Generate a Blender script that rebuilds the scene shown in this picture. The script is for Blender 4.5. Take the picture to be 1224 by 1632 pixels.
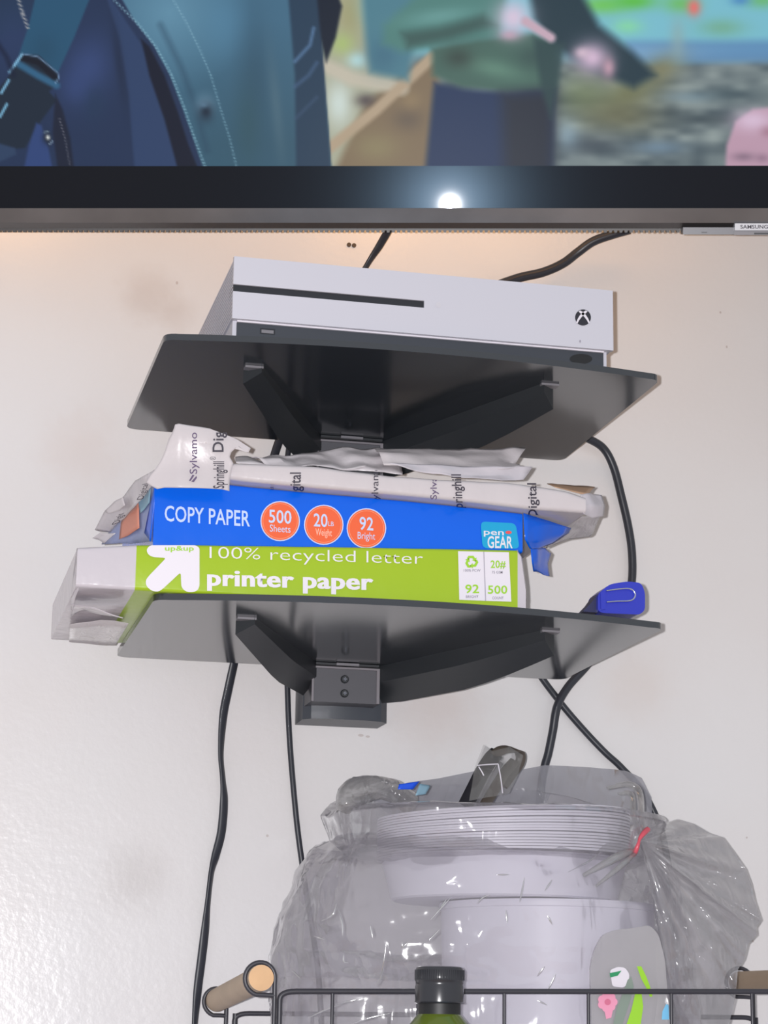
import bpy, bmesh, math, random
import numpy as np
from mathutils import Vector, Matrix, noise

for o in list(bpy.data.objects):
    bpy.data.objects.remove(o)
S = bpy.context.scene
COL = S.collection
random.seed(5)

# ------------------------------------------------------------------ camera
F_PX, YAW, PITCH, ROLL = 3526.71, 0.221167, 0.234788, 0.0147
CAM = np.array([0.0, -1.845, 1.2])
fw = np.array([math.sin(YAW)*math.cos(PITCH), math.cos(YAW)*math.cos(PITCH), math.sin(PITCH)])
r0 = np.array([math.cos(YAW), -math.sin(YAW), 0.0])
u0 = np.cross(r0, fw)
RT = math.cos(ROLL)*r0 + math.sin(ROLL)*u0
UP = -math.sin(ROLL)*r0 + math.cos(ROLL)*u0
cd = bpy.data.cameras.new('camera')
cd.sensor_fit = 'VERTICAL'; cd.sensor_height = 36.0; cd.sensor_width = 27.0
cd.lens = F_PX/1632*36.0
cd.clip_start = 0.02; cd.clip_end = 50
cam = bpy.data.objects.new('camera', cd)
COL.objects.link(cam)
cam.matrix_world = Matrix(((RT[0], UP[0], -fw[0], CAM[0]), (RT[1], UP[1], -fw[1], CAM[1]),
                           (RT[2], UP[2], -fw[2], CAM[2]), (0, 0, 0, 1)))
S.camera = cam

# ------------------------------------------------------------------ light
S.view_settings.view_transform = 'Standard'
S.view_settings.look = 'None'
S.view_settings.gamma = 1.0
S.view_settings.exposure = 0.0
S.view_settings.use_curve_mapping = False
w = bpy.data.worlds.new('room_light'); S.world = w
w.use_nodes = True
bg = w.node_tree.nodes['Background']
bg.inputs['Color'].default_value = (0.95, 0.97, 1.0, 1)
bg.inputs['Strength'].default_value = 0.52

def add_light(name, kind, loc, power, color, size):
    l = bpy.data.lights.new(name, kind)
    l.energy = power; l.color = color
    if kind == 'AREA': l.size = size
    else: l.shadow_soft_size = size
    o = bpy.data.objects.new(name, l); COL.objects.link(o); o.location = loc
    return o
# the phone's own flash, just left of its lens
FLASH = CAM - 0.020*RT + 0.006*UP
add_light('phone_flash', 'POINT', FLASH, 88.0, (1.0, 0.985, 1.0), 0.0045)

# ------------------------------------------------------------------ helpers
def ray(px, py):
    return (px-612.0)/F_PX*RT - (py-816.0)/F_PX*UP + fw
def P(px, py, Y):                    # point of the photo at a given distance from the wall
    d = ray(px, py); return Vector(CAM + (Y-CAM[1])/d[1]*d)
def PZ(px, py, Z):                   # ... at a given height
    d = ray(px, py); return Vector(CAM + (Z-CAM[2])/d[2]*d)
def PV(px, py, A, B):                # ... on the upright plane through plan points A and B
    n = np.array([-(B[1]-A[1]), B[0]-A[0], 0.0]); d = ray(px, py)
    t = n.dot(np.array([A[0], A[1], 0])-CAM)/n.dot(d); return Vector(CAM+t*d)

def lin(c):
    return tuple((x/255/12.92 if x/255 <= 0.04045 else ((x/255+0.055)/1.055)**2.4) for x in c)

def mat(name, rgb, rough=0.5, metal=0.0, bump=None, coat=0.0, coat_rough=0.03, spec=0.5, var=None, emit=None):
    m = bpy.data.materials.new(name); m.use_nodes = True
    nt = m.node_tree; b = nt.nodes['Principled BSDF']
    c = lin(rgb)
    b.inputs['Base Color'].default_value = (*c, 1)
    b.inputs['Roughness'].default_value = rough
    b.inputs['Metallic'].default_value = metal
    b.inputs['Specular IOR Level'].default_value = spec
    b.inputs['Coat Weight'].default_value = coat
    b.inputs['Coat Roughness'].default_value = coat_rough
    tc = nt.nodes.new('ShaderNodeTexCoord')
    if var:                                           # (scale, amount): mottled colour
        n = nt.nodes.new('ShaderNodeTexNoise'); n.inputs['Scale'].default_value = var[0]
        n.inputs['Detail'].default_value = 5
        nt.links.new(tc.outputs['Object'], n.inputs['Vector'])
        r = nt.nodes.new('ShaderNodeValToRGB')
        r.color_ramp.elements[0].position = 0.35; r.color_ramp.elements[1].position = 0.65
        r.color_ramp.elements[0].color = (*[x*(1-var[1]) for x in c], 1)
        r.color_ramp.elements[1].color = (*c, 1)
        nt.links.new(n.outputs['Fac'], r.inputs['Fac'])
        nt.links.new(r.outputs['Color'], b.inputs['Base Color'])
    if bump:                                          # (scale, strength, distance)
        n = nt.nodes.new('ShaderNodeTexNoise'); n.inputs['Scale'].default_value = bump[0]
        n.inputs['Detail'].default_value = 3
        nt.links.new(tc.outputs['Object'], n.inputs['Vector'])
        bp = nt.nodes.new('ShaderNodeBump'); bp.inputs['Strength'].default_value = bump[1]
        bp.inputs['Distance'].default_value = bump[2]
        nt.links.new(n.outputs['Fac'], bp.inputs['Height'])
        nt.links.new(bp.outputs['Normal'], b.inputs['Normal'])
        if coat: nt.links.new(bp.outputs['Normal'], b.inputs['Coat Normal'])
    return m

def film(name, rgb, haze, rough=0.10, bump=(16, 0.7, 0.006), gloss=0.10):
    """thin hazy plastic: part clear, part scattering, with a glossy skin"""
    m = bpy.data.materials.new(name); m.use_nodes = True
    nt = m.node_tree; nt.nodes.clear()
    N = nt.nodes.new; L = nt.links.new
    out = N('ShaderNodeOutputMaterial'); mx = N('ShaderNodeMixShader'); mx2 = N('ShaderNodeMixShader')
    tr = N('ShaderNodeBsdfTransparent'); df = N('ShaderNodeBsdfDiffuse'); tl = N('ShaderNodeBsdfTranslucent')
    gl = N('ShaderNodeBsdfGlossy'); ms = N('ShaderNodeMixShader')
    c = (*lin(rgb), 1)
    df.inputs['Color'].default_value = c; tl.inputs['Color'].default_value = c
    tr.inputs['Color'].default_value = (0.97, 0.97, 0.98, 1)
    gl.inputs['Roughness'].default_value = rough; gl.inputs['Color'].default_value = (1, 1, 1, 1)
    ms.inputs[0].default_value = 0.35
    L(df.outputs[0], ms.inputs[1]); L(tl.outputs[0], ms.inputs[2])
    mx.inputs[0].default_value = haze
    L(tr.outputs[0], mx.inputs[1]); L(ms.outputs[0], mx.inputs[2])
    fr = N('ShaderNodeFresnel'); fr.inputs['IOR'].default_value = 1.45
    mu = N('ShaderNodeMath'); mu.operation = 'MULTIPLY_ADD'; mu.inputs[1].default_value = 0.9; mu.inputs[2].default_value = gloss*0.25
    L(fr.outputs[0], mu.inputs[0])
    cl = N('ShaderNodeClamp'); cl.inputs['Max'].default_value = 0.55; L(mu.outputs[0], cl.inputs['Value'])
    L(cl.outputs[0], mx2.inputs[0])
    L(mx.outputs[0], mx2.inputs[1]); L(gl.outputs[0], mx2.inputs[2])
    tc = N('ShaderNodeTexCoord'); n1 = N('ShaderNodeTexNoise'); n1.inputs['Scale'].default_value = bump[0]
    n1.inputs['Detail'].default_value = 1.5; n1.inputs['Distortion'].default_value = 1.0
    mp = N('ShaderNodeMapping'); mp.inputs['Rotation'].default_value = (0.2, 0.55, 0.3); mp.inputs['Scale'].default_value = (2.2, 1.0, 0.55)
    L(tc.outputs['Object'], mp.inputs['Vector']); L(mp.outputs['Vector'], n1.inputs['Vector'])
    bp = N('ShaderNodeBump'); bp.inputs['Strength'].default_value = bump[1]; bp.inputs['Distance'].default_value = bump[2]
    s1 = N('ShaderNodeMath'); s1.operation = 'SUBTRACT'; s1.inputs[1].default_value = 0.5; L(n1.outputs['Fac'], s1.inputs[0])
    s2 = N('ShaderNodeMath'); s2.operation = 'ABSOLUTE'; L(s1.outputs[0], s2.inputs[0]); L(s2.outputs[0], bp.inputs['Height'])
    for x in (df, gl, fr): L(bp.outputs['Normal'], x.inputs['Normal'])
    L(mx2.outputs[0], out.inputs['Surface'])
    return m

def link(name, me, m=None, parent=None):
    o = bpy.data.objects.new(name, me); COL.objects.link(o)
    if m is not None and me is not None:
        for k in (m if isinstance(m, (list, tuple)) else [m]): me.materials.append(k)
    if parent is not None: o.parent = parent
    return o
def mesh(name, verts, faces, m=None, parent=None, smooth=None, fm=None):
    me = bpy.data.meshes.new(name)
    me.from_pydata([tuple(v) for v in verts], [], faces)
    bm = bmesh.new(); bm.from_mesh(me); bmesh.ops.recalc_face_normals(bm, faces=bm.faces); bm.to_mesh(me); bm.free()
    if fm is not None: me.polygons.foreach_set('material_index', fm)
    if smooth:
        me.polygons.foreach_set('use_smooth', [True]*len(me.polygons))
        me.set_sharp_from_angle(angle=math.radians(smooth))
    me.update()
    return link(name, me, m, parent)
def from_bm(name, bm, m, parent=None, smooth=None, bevel=None):
    if bevel:
        eg = [e for e in bm.edges if len(e.link_faces) == 2 and e.calc_face_angle(0) > 0.5]
        bmesh.ops.bevel(bm, geom=eg, offset=bevel[0], segments=bevel[1], affect='EDGES', profile=0.5)
    bmesh.ops.recalc_face_normals(bm, faces=bm.faces)
    me = bpy.data.meshes.new(name); bm.to_mesh(me); bm.free()
    if smooth:
        me.polygons.foreach_set('use_smooth', [True]*len(me.polygons))
        me.set_sharp_from_angle(angle=math.radians(smooth))
    return link(name, me, m, parent)
def bm_box(bm, lo, hi):
    vs = [bm.verts.new((x, y, z)) for x in (lo[0], hi[0]) for y in (lo[1], hi[1]) for z in (lo[2], hi[2])]
    for f in ((0, 1, 3, 2), (4, 6, 7, 5), (0, 4, 5, 1), (2, 3, 7, 6), (0, 2, 6, 4), (1, 5, 7, 3)):
        bm.faces.new([vs[i] for i in f])
def box(name, lo, hi, m, parent=None, bevel=None, smooth=40):
    bm = bmesh.new(); bm_box(bm, lo, hi)
    return from_bm(name, bm, m, parent, smooth if bevel else None, bevel)
def bm_prism(bm, poly, z0, z1, zf=None):
    """plan polygon -> prism; zf(x, y) gives a sloping underside"""
    b = [bm.verts.new((x, y, zf(x, y) if zf else z0)) for x, y in poly]
    t = [bm.verts.new((x, y, z1)) for x, y in poly]
    n = len(poly); bm.faces.new(b[::-1]); bm.faces.new(t)
    for i in range(n): bm.faces.new((b[i], b[(i+1) % n], t[(i+1) % n], t[i]))
def bm_tube(bm, pts, r, seg=10, flat=None, closed=False, caps=True):
    """sweep a round (r) or flat (r, r2, reference direction) section"""
    pts = [Vector(p) for p in pts]; n = len(pts)
    rings = []; prev = None
    for i, p in enumerate(pts):
        a = pts[(i-1) % n] if (closed or i > 0) else p
        b = pts[(i+1) % n] if (closed or i < n-1) else p
        t = (b-a).normalized()
        if prev is None:
            ref = Vector((0, 0, 1)) if abs(t.z) < 0.9 else Vector((0, 1, 0))
            nn = (ref - t*ref.dot(t)).normalized()
        else:
            nn = (prev - t*prev.dot(t)).normalized()
        prev = nn; bb = t.cross(nn)
        ra = rb = r[i] if isinstance(r, (list, tuple)) else r
        if flat is not None:
            rr = flat[1]; rd = flat[0](i/(n-1)) if callable(flat[0]) else flat[0]
            nn2 = (Vector(rd) - t*Vector(rd).dot(t)).normalized(); bb = t.cross(nn2); nn_u = nn2; rb = rr
        else: nn_u = nn
        rings.append([bm.verts.new(p + nn_u*math.cos(2*math.pi*k/seg)*ra + bb*math.sin(2*math.pi*k/seg)*rb) for k in range(seg)])
    for i in range(n if closed else n-1):
        A = rings[i]; B = rings[(i+1) % n]
        for k in range(seg): bm.faces.new((A[k], A[(k+1) % seg], B[(k+1) % seg], B[k]))
    if caps and not closed:
        bm.faces.new(rings[0][::-1]); bm.faces.new(rings[-1])
def tube(name, pts, r, m, parent=None, **k):
    bm = bmesh.new(); bm_tube(bm, pts, r, **k); return from_bm(name, bm, m, parent, 50)
def spline(pts, n=10):
    pts = [Vector(p) for p in pts]; q = [2*pts[0]-pts[1]] + pts + [2*pts[-1]-pts[-2]]; out = []
    for i in range(1, len(q)-2):
        for k in range(n):
            t = k/n; a, b, c, d = q[i-1:i+3]
            out.append(0.5*((2*b)+(c-a)*t+(2*a-5*b+4*c-d)*t*t+(3*b-a-3*c+d)*t**3))
    out.append(pts[-1]); return out
def lathe(name, prof, c, m, parent=None, seg=48, smooth=35, cap=True, ribs=None):
    vs, fs = [], []
    for (r, z) in prof:
        for k in range(seg):
            a = 2*math.pi*k/seg
            vs.append((c[0]+r*math.cos(a), c[1]+r*math.sin(a), c[2]+z))
    for i in range(len(prof)-1):
        for k in range(seg):
            fs.append((i*seg+k, i*seg+(k+1) % seg, (i+1)*seg+(k+1) % seg, (i+1)*seg+k))
    if cap:
        fs.append(tuple(range(seg))[::-1]); fs.append(tuple((len(prof)-1)*seg+k for k in range(seg)))
    return mesh(name, vs, fs, m, parent, smooth)
def tag(o, label=None, cat=None, group=None, kind=None):
    if label: o['label'] = label
    if cat: o['category'] = cat
    if group: o['group'] = group
    if kind: o['kind'] = kind
    return o
def thing(name, label, cat, loc=(0, 0, 0), group=None):
    o = bpy.data.objects.new(name, None); COL.objects.link(o); o.location = loc
    o.empty_display_size = 0.05
    return tag(o, label, cat, group)
def adopt(root):
    """parts were modelled in place: keep them there under a root that stands at its own spot"""
    bpy.context.view_layer.update()
    inv = root.matrix_world.inverted()
    for c in root.children: c.matrix_parent_inverse = inv
def sheet(name, fn, nu, nv, m, parent=None, smooth=60, thick=0.0004):
    vs = [fn(i/nu, j/nv) for j in range(nv+1) for i in range(nu+1)]
    fs = [(j*(nu+1)+i, j*(nu+1)+i+1, (j+1)*(nu+1)+i+1, (j+1)*(nu+1)+i) for j in range(nv) for i in range(nu)]
    o = mesh(name, vs, fs, m, parent, smooth)
    if thick:
        md = o.modifiers.new('thickness', 'SOLIDIFY'); md.thickness = thick; md.offset = 0
    return o

# flat print: lettering and shapes given where they stand on a surface fn(px, py) -> point
_cap = {}
def text_mesh(body, bold=0.0, cuts=0):
    cu = bpy.data.curves.new('lettering', 'FONT'); cu.body = body; cu.size = 1.0; cu.offset = min(bold, 0.018); cu.space_character = 1.0+max(0, bold)*1.2
    cu.resolution_u = 3
    o = bpy.data.objects.new('lettering', cu); COL.objects.link(o)
    dg = bpy.context.evaluated_depsgraph_get(); dg.update()
    me = bpy.data.meshes.new_from_object(o.evaluated_get(dg))
    bpy.data.objects.remove(o); bpy.data.curves.remove(cu)
    bm = bmesh.new(); bm.from_mesh(me); bpy.data.meshes.remove(me)
    bmesh.ops.remove_doubles(bm, verts=bm.verts, dist=1e-5)
    xs = [v.co.x for v in bm.verts]
    return bm, min(xs), max(xs)
def cap_h():
    if 'h' not in _cap:
        bm, a, b = text_mesh('H'); _cap['h'] = max(v.co.y for v in bm.verts); bm.free()
    return _cap['h']
def letter(name, body, fn, x0, y0, wid, hgt, m, parent, bold=0.0, slope=0.0, rot=0, cuts=0, lean=0.0, flip=False, keep=None):
    """baseline starts at photo pixel (x0, y0); wid = length, hgt = capital height; rot 0 or 90 (reads upwards)"""
    bm, a, b = text_mesh(body, bold); ch = cap_h()
    if cuts:
        for k in range(cuts):
            xx = a+(b-a)*(k+0.5)/cuts
            bmesh.ops.bisect_plane(bm, geom=bm.verts[:]+bm.edges[:]+bm.faces[:], plane_co=(xx, 0, 0), plane_no=(1, 0, 0))
        for k in range(4):
            bmesh.ops.bisect_plane(bm, geom=bm.verts[:]+bm.edges[:]+bm.faces[:], plane_co=(0, ch*(k+0.5)/4, 0), plane_no=(0, 1, 0))
    if keep:
        for (co, no) in keep:
            bmesh.ops.bisect_plane(bm, geom=bm.verts[:]+bm.edges[:]+bm.faces[:], plane_co=(a+(b-a)*co[0], ch*co[1], 0), plane_no=(*no, 0), clear_outer=True)
    if bold > 0.03:                                   # heavy strokes: two overlapping copies side by side
        g = bmesh.ops.duplicate(bm, geom=bm.verts[:]+bm.edges[:]+bm.faces[:])['geom']
        dv = [x for x in g if isinstance(x, bmesh.types.BMVert)]; sv = set(dv)
        for v in bm.verts: v.co.x += (0.5 if v in sv else -0.5)*bold
        for v in dv: v.co.z = 1.0
    for v in bm.verts:
        second = v.co.z > 0.5
        u = (v.co.x-a)/(b-a)*wid; h = v.co.y/ch*hgt
        if flip: u, h = wid-u, -h
        if rot == 90: px, py = x0-h+slope*u, y0-u+lean*h
        else: px, py = x0+u+lean*h, y0+slope*u-h
        v.co = fn(px, py)
        if second: v.co.y -= 0.0001
    return from_bm(name, bm, m, parent)
def decal(name, pts, fn, m, parent, cuts=0):
    bm = bmesh.new(); vs = [bm.verts.new((x, y, 0)) for x, y in pts]
    bm.faces.new(vs); bm.normal_update(); bmesh.ops.triangulate(bm, faces=bm.faces, ngon_method='EAR_CLIP')
    for v in bm.verts: v.co = fn(v.co.x, v.co.y)
    return from_bm(name, bm, m, parent)
def circ(cx, cy, rx, ry=None, n=32, a0=0, a1=360):
    ry = ry or rx
    return [(cx+rx*math.cos(math.radians(a0+(a1-a0)*k/n)), cy+ry*math.sin(math.radians(a0+(a1-a0)*k/n))) for k in range(n)]
def interp(x, pts):
    return float(np.interp(x, [p[0] for p in pts], [p[1] for p in pts]))
def rnd_poly(pts, r, n=4):
    out = []; N = len(pts)
    for i in range(N):
        p = Vector(pts[i]); a = Vector(pts[i-1]); b = Vector(pts[(i+1) % N])
        d1 = (a-p).normalized(); d2 = (b-p).normalized(); rr = min(r, (a-p).length/2, (b-p).length/2)
        s = p+d1*rr; e = p+d2*rr
        for k in range(n+1):
            t = k/n; out.append(tuple((1-t)**2*s+2*t*(1-t)*p+t*t*e))
    return out

# ------------------------------------------------------------------ materials
M = {}
M['ink'] = mat('black_ink', (52, 47, 60), 0.5)
M['violet_ink'] = mat('violet_ink', (88, 72, 104), 0.5)
M['white_plastic'] = mat('white_console_plastic', (194, 193, 203), 0.42)
M['grey_plastic'] = mat('grey_plastic', (120, 118, 124), 0.4)
M['black_plastic'] = mat('black_plastic', (50, 51, 56), 0.22)
M['matte_black'] = mat('matte_black', (24, 25, 28), 0.5)
M['slot_black'] = mat('slot_black', (40, 42, 48), 0.3)
M['powder_black'] = mat('black_powder_coat', (47, 50, 54), 0.42, bump=(900, 0.15, 0.0004))
M['bracket_grey'] = mat('dark_grey_steel', (84, 84, 90), 0.45)
M['glass'] = mat('black_tempered_glass', (46, 50, 56), 0.14, spec=1.0)
M['cable'] = mat('black_cable_rubber', (48, 50, 58), 0.38)
M['wire'] = mat('dark_grey_wire', (56, 55, 62), 0.38)
M['white_paper'] = mat('white_paper', (208, 202, 205), 0.6, bump=(60, 0.25, 0.002))
M['ream_wrap'] = mat('white_ream_wrapper', (196, 189, 192), 0.33, bump=(70, 0.35, 0.002))
M['blue_wrap'] = mat('blue_ream_wrapper', (0, 94, 220), 0.2, bump=(38, 0.3, 0.002))
M['green_wrap'] = mat('green_ream_wrapper', (153, 182, 34), 0.28, bump=(45, 0.25, 0.002))
M['poly_white'] = mat('white_glossy_wrapper', (193, 187, 194), 0.2, bump=(40, 0.5, 0.003))
M['lilac_wrap'] = mat('pale_blue_wrapper_fold', (140, 150, 190), 0.35, bump=(60, 0.5, 0.003))
M['orange_print'] = mat('orange_print', (228, 98, 58), 0.3)
M['orange_pale'] = mat('faded_orange_print', (205, 135, 115), 0.4)
M['teal_pale'] = mat('faded_teal_print', (130, 165, 185), 0.4)
M['teal_print'] = mat('teal_print', (20, 158, 205), 0.28)
M['white_print'] = mat('white_print', (220, 215, 224), 0.35)
M['pale_print'] = mat('pale_blue_print', (188, 204, 238), 0.35)
M['green_print'] = mat('green_print', (150, 200, 50), 0.35)
M['grey_print'] = mat('grey_print', (150, 146, 158), 0.4)
M['red_print'] = mat('red_print', (225, 80, 80), 0.4)
M['tan_card'] = mat('tan_card', (206, 166, 136), 0.6)
M['tape_blue'] = mat('blue_tape_case', (48, 58, 178), 0.26, bump=(160, 0.1, 0.001))
M['tape_dark'] = mat('dark_blue_case_side', (44, 46, 82), 0.4)
M['chrome'] = mat('steel_wire', (205, 208, 225), 0.22, metal=0.9)
M['oak'] = mat('light_wood', (214, 172, 128), 0.55, var=(30, 0.18))
M['oak_side'] = mat('light_wood_side', (186, 164, 140), 0.6, var=(25, 0.12))
M['foam'] = mat('white_foam', (222, 219, 231), 0.45)
M['bottle'] = mat('green_bottle', (86, 100, 36), 0.12, spec=0.5)
M['pink'] = mat('pink_print', (228, 150, 178), 0.45)
M['deep_green'] = mat('deep_green_print', (40, 140, 92), 0.4)
M['lime'] = mat('lime_print', (150, 205, 50), 0.4)
M['olive_grey'] = mat('grey_green_print', (128, 142, 132), 0.45)
M['sky_print'] = mat('sky_blue_print', (120, 190, 230), 0.4)
M['pouch'] = mat('grey_white_pouch', (196, 194, 196), 0.25, bump=(50, 0.5, 0.003))
M['blue_print'] = mat('blue_print', (30, 84, 220), 0.35)
M['red_tie'] = mat('red_twist_tie', (206, 84, 100), 0.3)
M['film'] = film('clear_bag_film', (200, 196, 202), 0.29)
M['film_tail'] = film('crumpled_bag_film', (192, 190, 194), 0.34, bump=(20, 0.7, 0.006))
M['fold'] = film('glint_fold_film', (225, 224, 228), 0.45, rough=0.2, bump=(60, 0.3, 0.002), gloss=3.0)  # paler and glossier than the bag, for its bright streaks
M['film_thin'] = film('thin_clear_film', (190, 188, 186), 0.28)
M['film_wrap'] = film('grey_ream_film', (224, 218, 221), 0.84, rough=0.25, bump=(60, 0.5, 0.003))
M['film_green'] = film('green_tinted_film', (180, 200, 130), 0.7, rough=0.25)

# glossy off-white wall paint with orange peel, grime and a few smudges
def wall_material():
    m = bpy.data.materials.new('off_white_gloss_paint'); m.use_nodes = True
    nt = m.node_tree; N = nt.nodes.new; L = nt.links.new; b = nt.nodes['Principled BSDF']
    tc = N('ShaderNodeTexCoord')
    n = N('ShaderNodeTexNoise'); n.inputs['Scale'].default_value = 5.0; n.inputs['Detail'].default_value = 4
    L(tc.outputs['Object'], n.inputs['Vector'])
    r = N('ShaderNodeValToRGB'); r.color_ramp.elements[0].position = 0.3; r.color_ramp.elements[1].position = 0.62
    r.color_ramp.elements[0].color = (*lin((221, 217, 217)), 1); r.color_ramp.elements[1].color = (*lin((223, 221, 222)), 1)
    L(n.outputs['Fac'], r.inputs['Fac'])
    prev = r.outputs['Color']
    for (px, py, rad, col, amt) in ((235, 470, 0.030, (186, 168, 158), 0.32), (278, 500, 0.022, (190, 172, 162), 0.25), (130, 720, 0.045, (206, 186, 178), 0.25),
                                    (215, 1400, 0.035, (190, 184, 182), 0.35), (700, 1130, 0.05, (208, 192, 186), 0.4), (1010, 1090, 0.04, (212, 198, 190), 0.3)):
        v = N('ShaderNodeVectorMath'); v.operation = 'DISTANCE'; v.inputs[1].default_value = P(px, py, 0)
        L(tc.outputs['Object'], v.inputs[0])
        nn = N('ShaderNodeTexNoise'); nn.inputs['Scale'].default_value = 60
        L(tc.outputs['Object'], nn.inputs['Vector'])
        ad = N('ShaderNodeMath'); ad.operation = 'MULTIPLY_ADD'; ad.inputs[1].default_value = rad*0.7; L(nn.outputs['Fac'], ad.inputs[0]); L(v.outputs['Value'], ad.inputs[2])
        mr = N('ShaderNodeMapRange'); mr.interpolation_type = 'SMOOTHSTEP'
        mr.inputs['From Min'].default_value = rad*1.6; mr.inputs['From Max'].default_value = rad*0.4
        mr.inputs['To Max'].default_value = amt
        L(ad.outputs[0], mr.inputs['Value'])
        mx = N('ShaderNodeMix'); mx.data_type = 'RGBA'
        L(mr.outputs['Result'], mx.inputs['Factor']); L(prev, mx.inputs['A']); mx.inputs['B'].default_value = (*lin(col), 1)
        prev = mx.outputs['Result']
    L(prev, b.inputs['Base Color'])
    b.inputs['Roughness'].default_value = 0.24; b.inputs['Specular IOR Level'].default_value = 0.3
    n2 = N('ShaderNodeTexNoise'); n2.inputs['Scale'].default_value = 170; n2.inputs['Detail'].default_value = 2
    n3 = N('ShaderNodeTexNoise'); n3.inputs['Scale'].default_value = 22; n3.inputs['Detail'].default_value = 1
    L(tc.outputs['Object'], n2.inputs['Vector']); L(tc.outputs['Object'], n3.inputs['Vector'])
    b1 = N('ShaderNodeBump'); b1.inputs['Strength'].default_value = 0.2; b1.inputs['Distance'].default_value = 0.0012
    b2 = N('ShaderNodeBump'); b2.inputs['Strength'].default_value = 0.15; b2.inputs['Distance'].default_value = 0.003
    L(n2.outputs['Fac'], b1.inputs['Height']); L(n3.outputs['Fac'], b2.inputs['Height'])
    L(b1.outputs['Normal'], b2.inputs['Normal']); L(b2.outputs['Normal'], b.inputs['Normal'])
    return m

# ------------------------------------------------------------------ the setting
wall = box('wall_back', (-2.2, 0, 0), (3.0, 0.12, 2.7), wall_material()); tag(wall, kind='structure')
flo = box('floor', (-2.2, -3.6, -0.05), (3.0, 0.12, 0), mat('floor_boards', (150, 120, 92), 0.45, var=(6, 0.3))); tag(flo, kind='structure')
for q in ((556, 390.5), (564, 391.5)):
    c = P(*q, 0)
    bm = bmesh.new()
    bm_tube(bm, [c+Vector((0, -0.0012, 0)), c+Vector((0, 0.001, 0))], 0.0020, seg=14)
    o = from_bm('anchor', bm, mat('wall_anchor', (74, 62, 56), 0.5), wall, 40)
for q in ((575, 1172, 0.0026, 0.0012), (586, 1174, 0.002, 0.001), (426, 1332, 0.0012, 0.0012), (1148, 498, .001, .0012), (1190, 1335, .0009, .0009), (282, 451, .0012, .0016), (1158, 553, .0009, .0014), (1200, 1500, .001, .0012)):
    c = P(q[0], q[1], 0)
    mesh('scuff', [(c.x+math.cos(a)*q[2], c.y-0.0003, c.z+math.sin(a)*q[3]) for a in [k*math.pi/4 for k in range(8)]], [tuple(range(8))], mat('scuff_mark', (196, 187, 185), 0.5), wall)

# a plain table below the picture carries the basket and the bottle
TZ = 1.0
t = thing('side_table', 'plain white table against the wall, below the wire basket and bottle', 'table', (0.52, -0.24, 0))
box('table_top', (0.0, -0.50, TZ-0.03), (1.05, -0.004, TZ), M['foam'], t, (0.003, 2))
for x in (0.03, 0.98):
    for y in (-0.47, -0.05):
        box('leg', (x, y, 0), (x+0.045, y+0.04, TZ-0.03), M['foam'], t, (0.002, 1))
adopt(t)

# ------------------------------------------------------------------ television (turned and tipped towards the viewer)
nrm = -ray(737, 332); nrm /= np.linalg.norm(nrm)
tex = RT - RT.dot(nrm)*nrm; tex /= np.linalg.norm(tex)
# tiny roll so the lower edge falls slightly to the right
tey = np.cross(nrm, tex)
a_ = math.radians(0.0); tex, tey = math.cos(a_)*tex - math.sin(a_)*tey, math.cos(a_)*tey + math.sin(a_)*tex
TO = np.array(P(600, 332, -0.20))
TVM = Matrix(((tex[0], tey[0], nrm[0], TO[0]), (tex[1], tey[1], nrm[1], TO[1]), (tex[2], tey[2], nrm[2], TO[2]), (0, 0, 0, 1)))
def TV(px, py, h=0.0):
    d = ray(px, py); o = TO + h*nrm
    k = nrm.dot(o-CAM)/nrm.dot(d); q = CAM + k*d - TO
    return Vector((q.dot(tex), q.dot(tey), q.dot(nrm)))
tv = thing('television', 'large flat television with a black bezel and brushed metal lower edge', 'television')
tv.matrix_world = TVM
xl = TV(-260, 300).x; xc = TV(1200, 300).x; xr = 2*xc-xl
yt = 0.86; yb = TV(600, 331.5).y; ys = TV(600, 264.5).y
bz = ys-yb
M['bezel'] = mat('black_gloss_bezel', (24, 25, 31), 0.17, coat=0.3, coat_rough=0.022, spec=0.026)
M['bezel'].node_tree.nodes['Principled BSDF'].inputs['Specular Tint'].default_value = (0.45, 0.72, 1.0, 1)
M['brushed'] = mat('brushed_dark_metal', (120, 119, 122), 0.3, metal=0.6, var=(9, 0.3))
M['tv_dark'] = mat('tv_dark_edge', (66, 63, 64), 0.45)
bm = bmesh.new()
bm_box(bm, (xl, yb, -0.012), (xr, ys, 0.0015)); bm_box(bm, (xl, yt-bz, -0.012), (xr, yt, 0.0015))
bm_box(bm, (xl, ys, -0.012), (xl+bz, yt-bz, 0.0015)); bm_box(bm, (xr-bz, ys, -0.012), (xr, yt-bz, 0.0015))
from_bm('bezel', bm, M['bezel'], tv)
# brushed strip under the bezel: a sloping band all along
y1 = TV(600, 332, 0).y; y2 = TV(600, 355, 0).y; y3 = TV(600, 364, -0.01).y
e = 0.004
def band(name, a, b, m, d=0.006):
    return mesh(name, [(xl-e, a[0], a[1]), (xr+e, a[0], a[1]), (xr+e, b[0], b[1]), (xl-e, b[0], b[1]),
                       (xl-e, a[0], a[1]-d), (xr+e, a[0], a[1]-d), (xr+e, b[0], b[1]-d), (xl-e, b[0], b[1]-d)],
                [(0, 1, 2, 3), (4, 7, 6, 5), (0, 4, 5, 1), (3, 2, 6, 7), (0, 3, 7, 4), (1, 5, 6, 2)], m, tv)
band('metal_trim', (y1, 0.003), (y2, 0.0005), M['brushed'])
band('lower_edge', (y2, -0.002), (y3, -0.012), M['tv_dark'])
box('back_cover', (xl, TV(600, 362, -0.03).y, -0.055), (xr, yt, -0.0125), M['matte_black'], tv)
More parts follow.
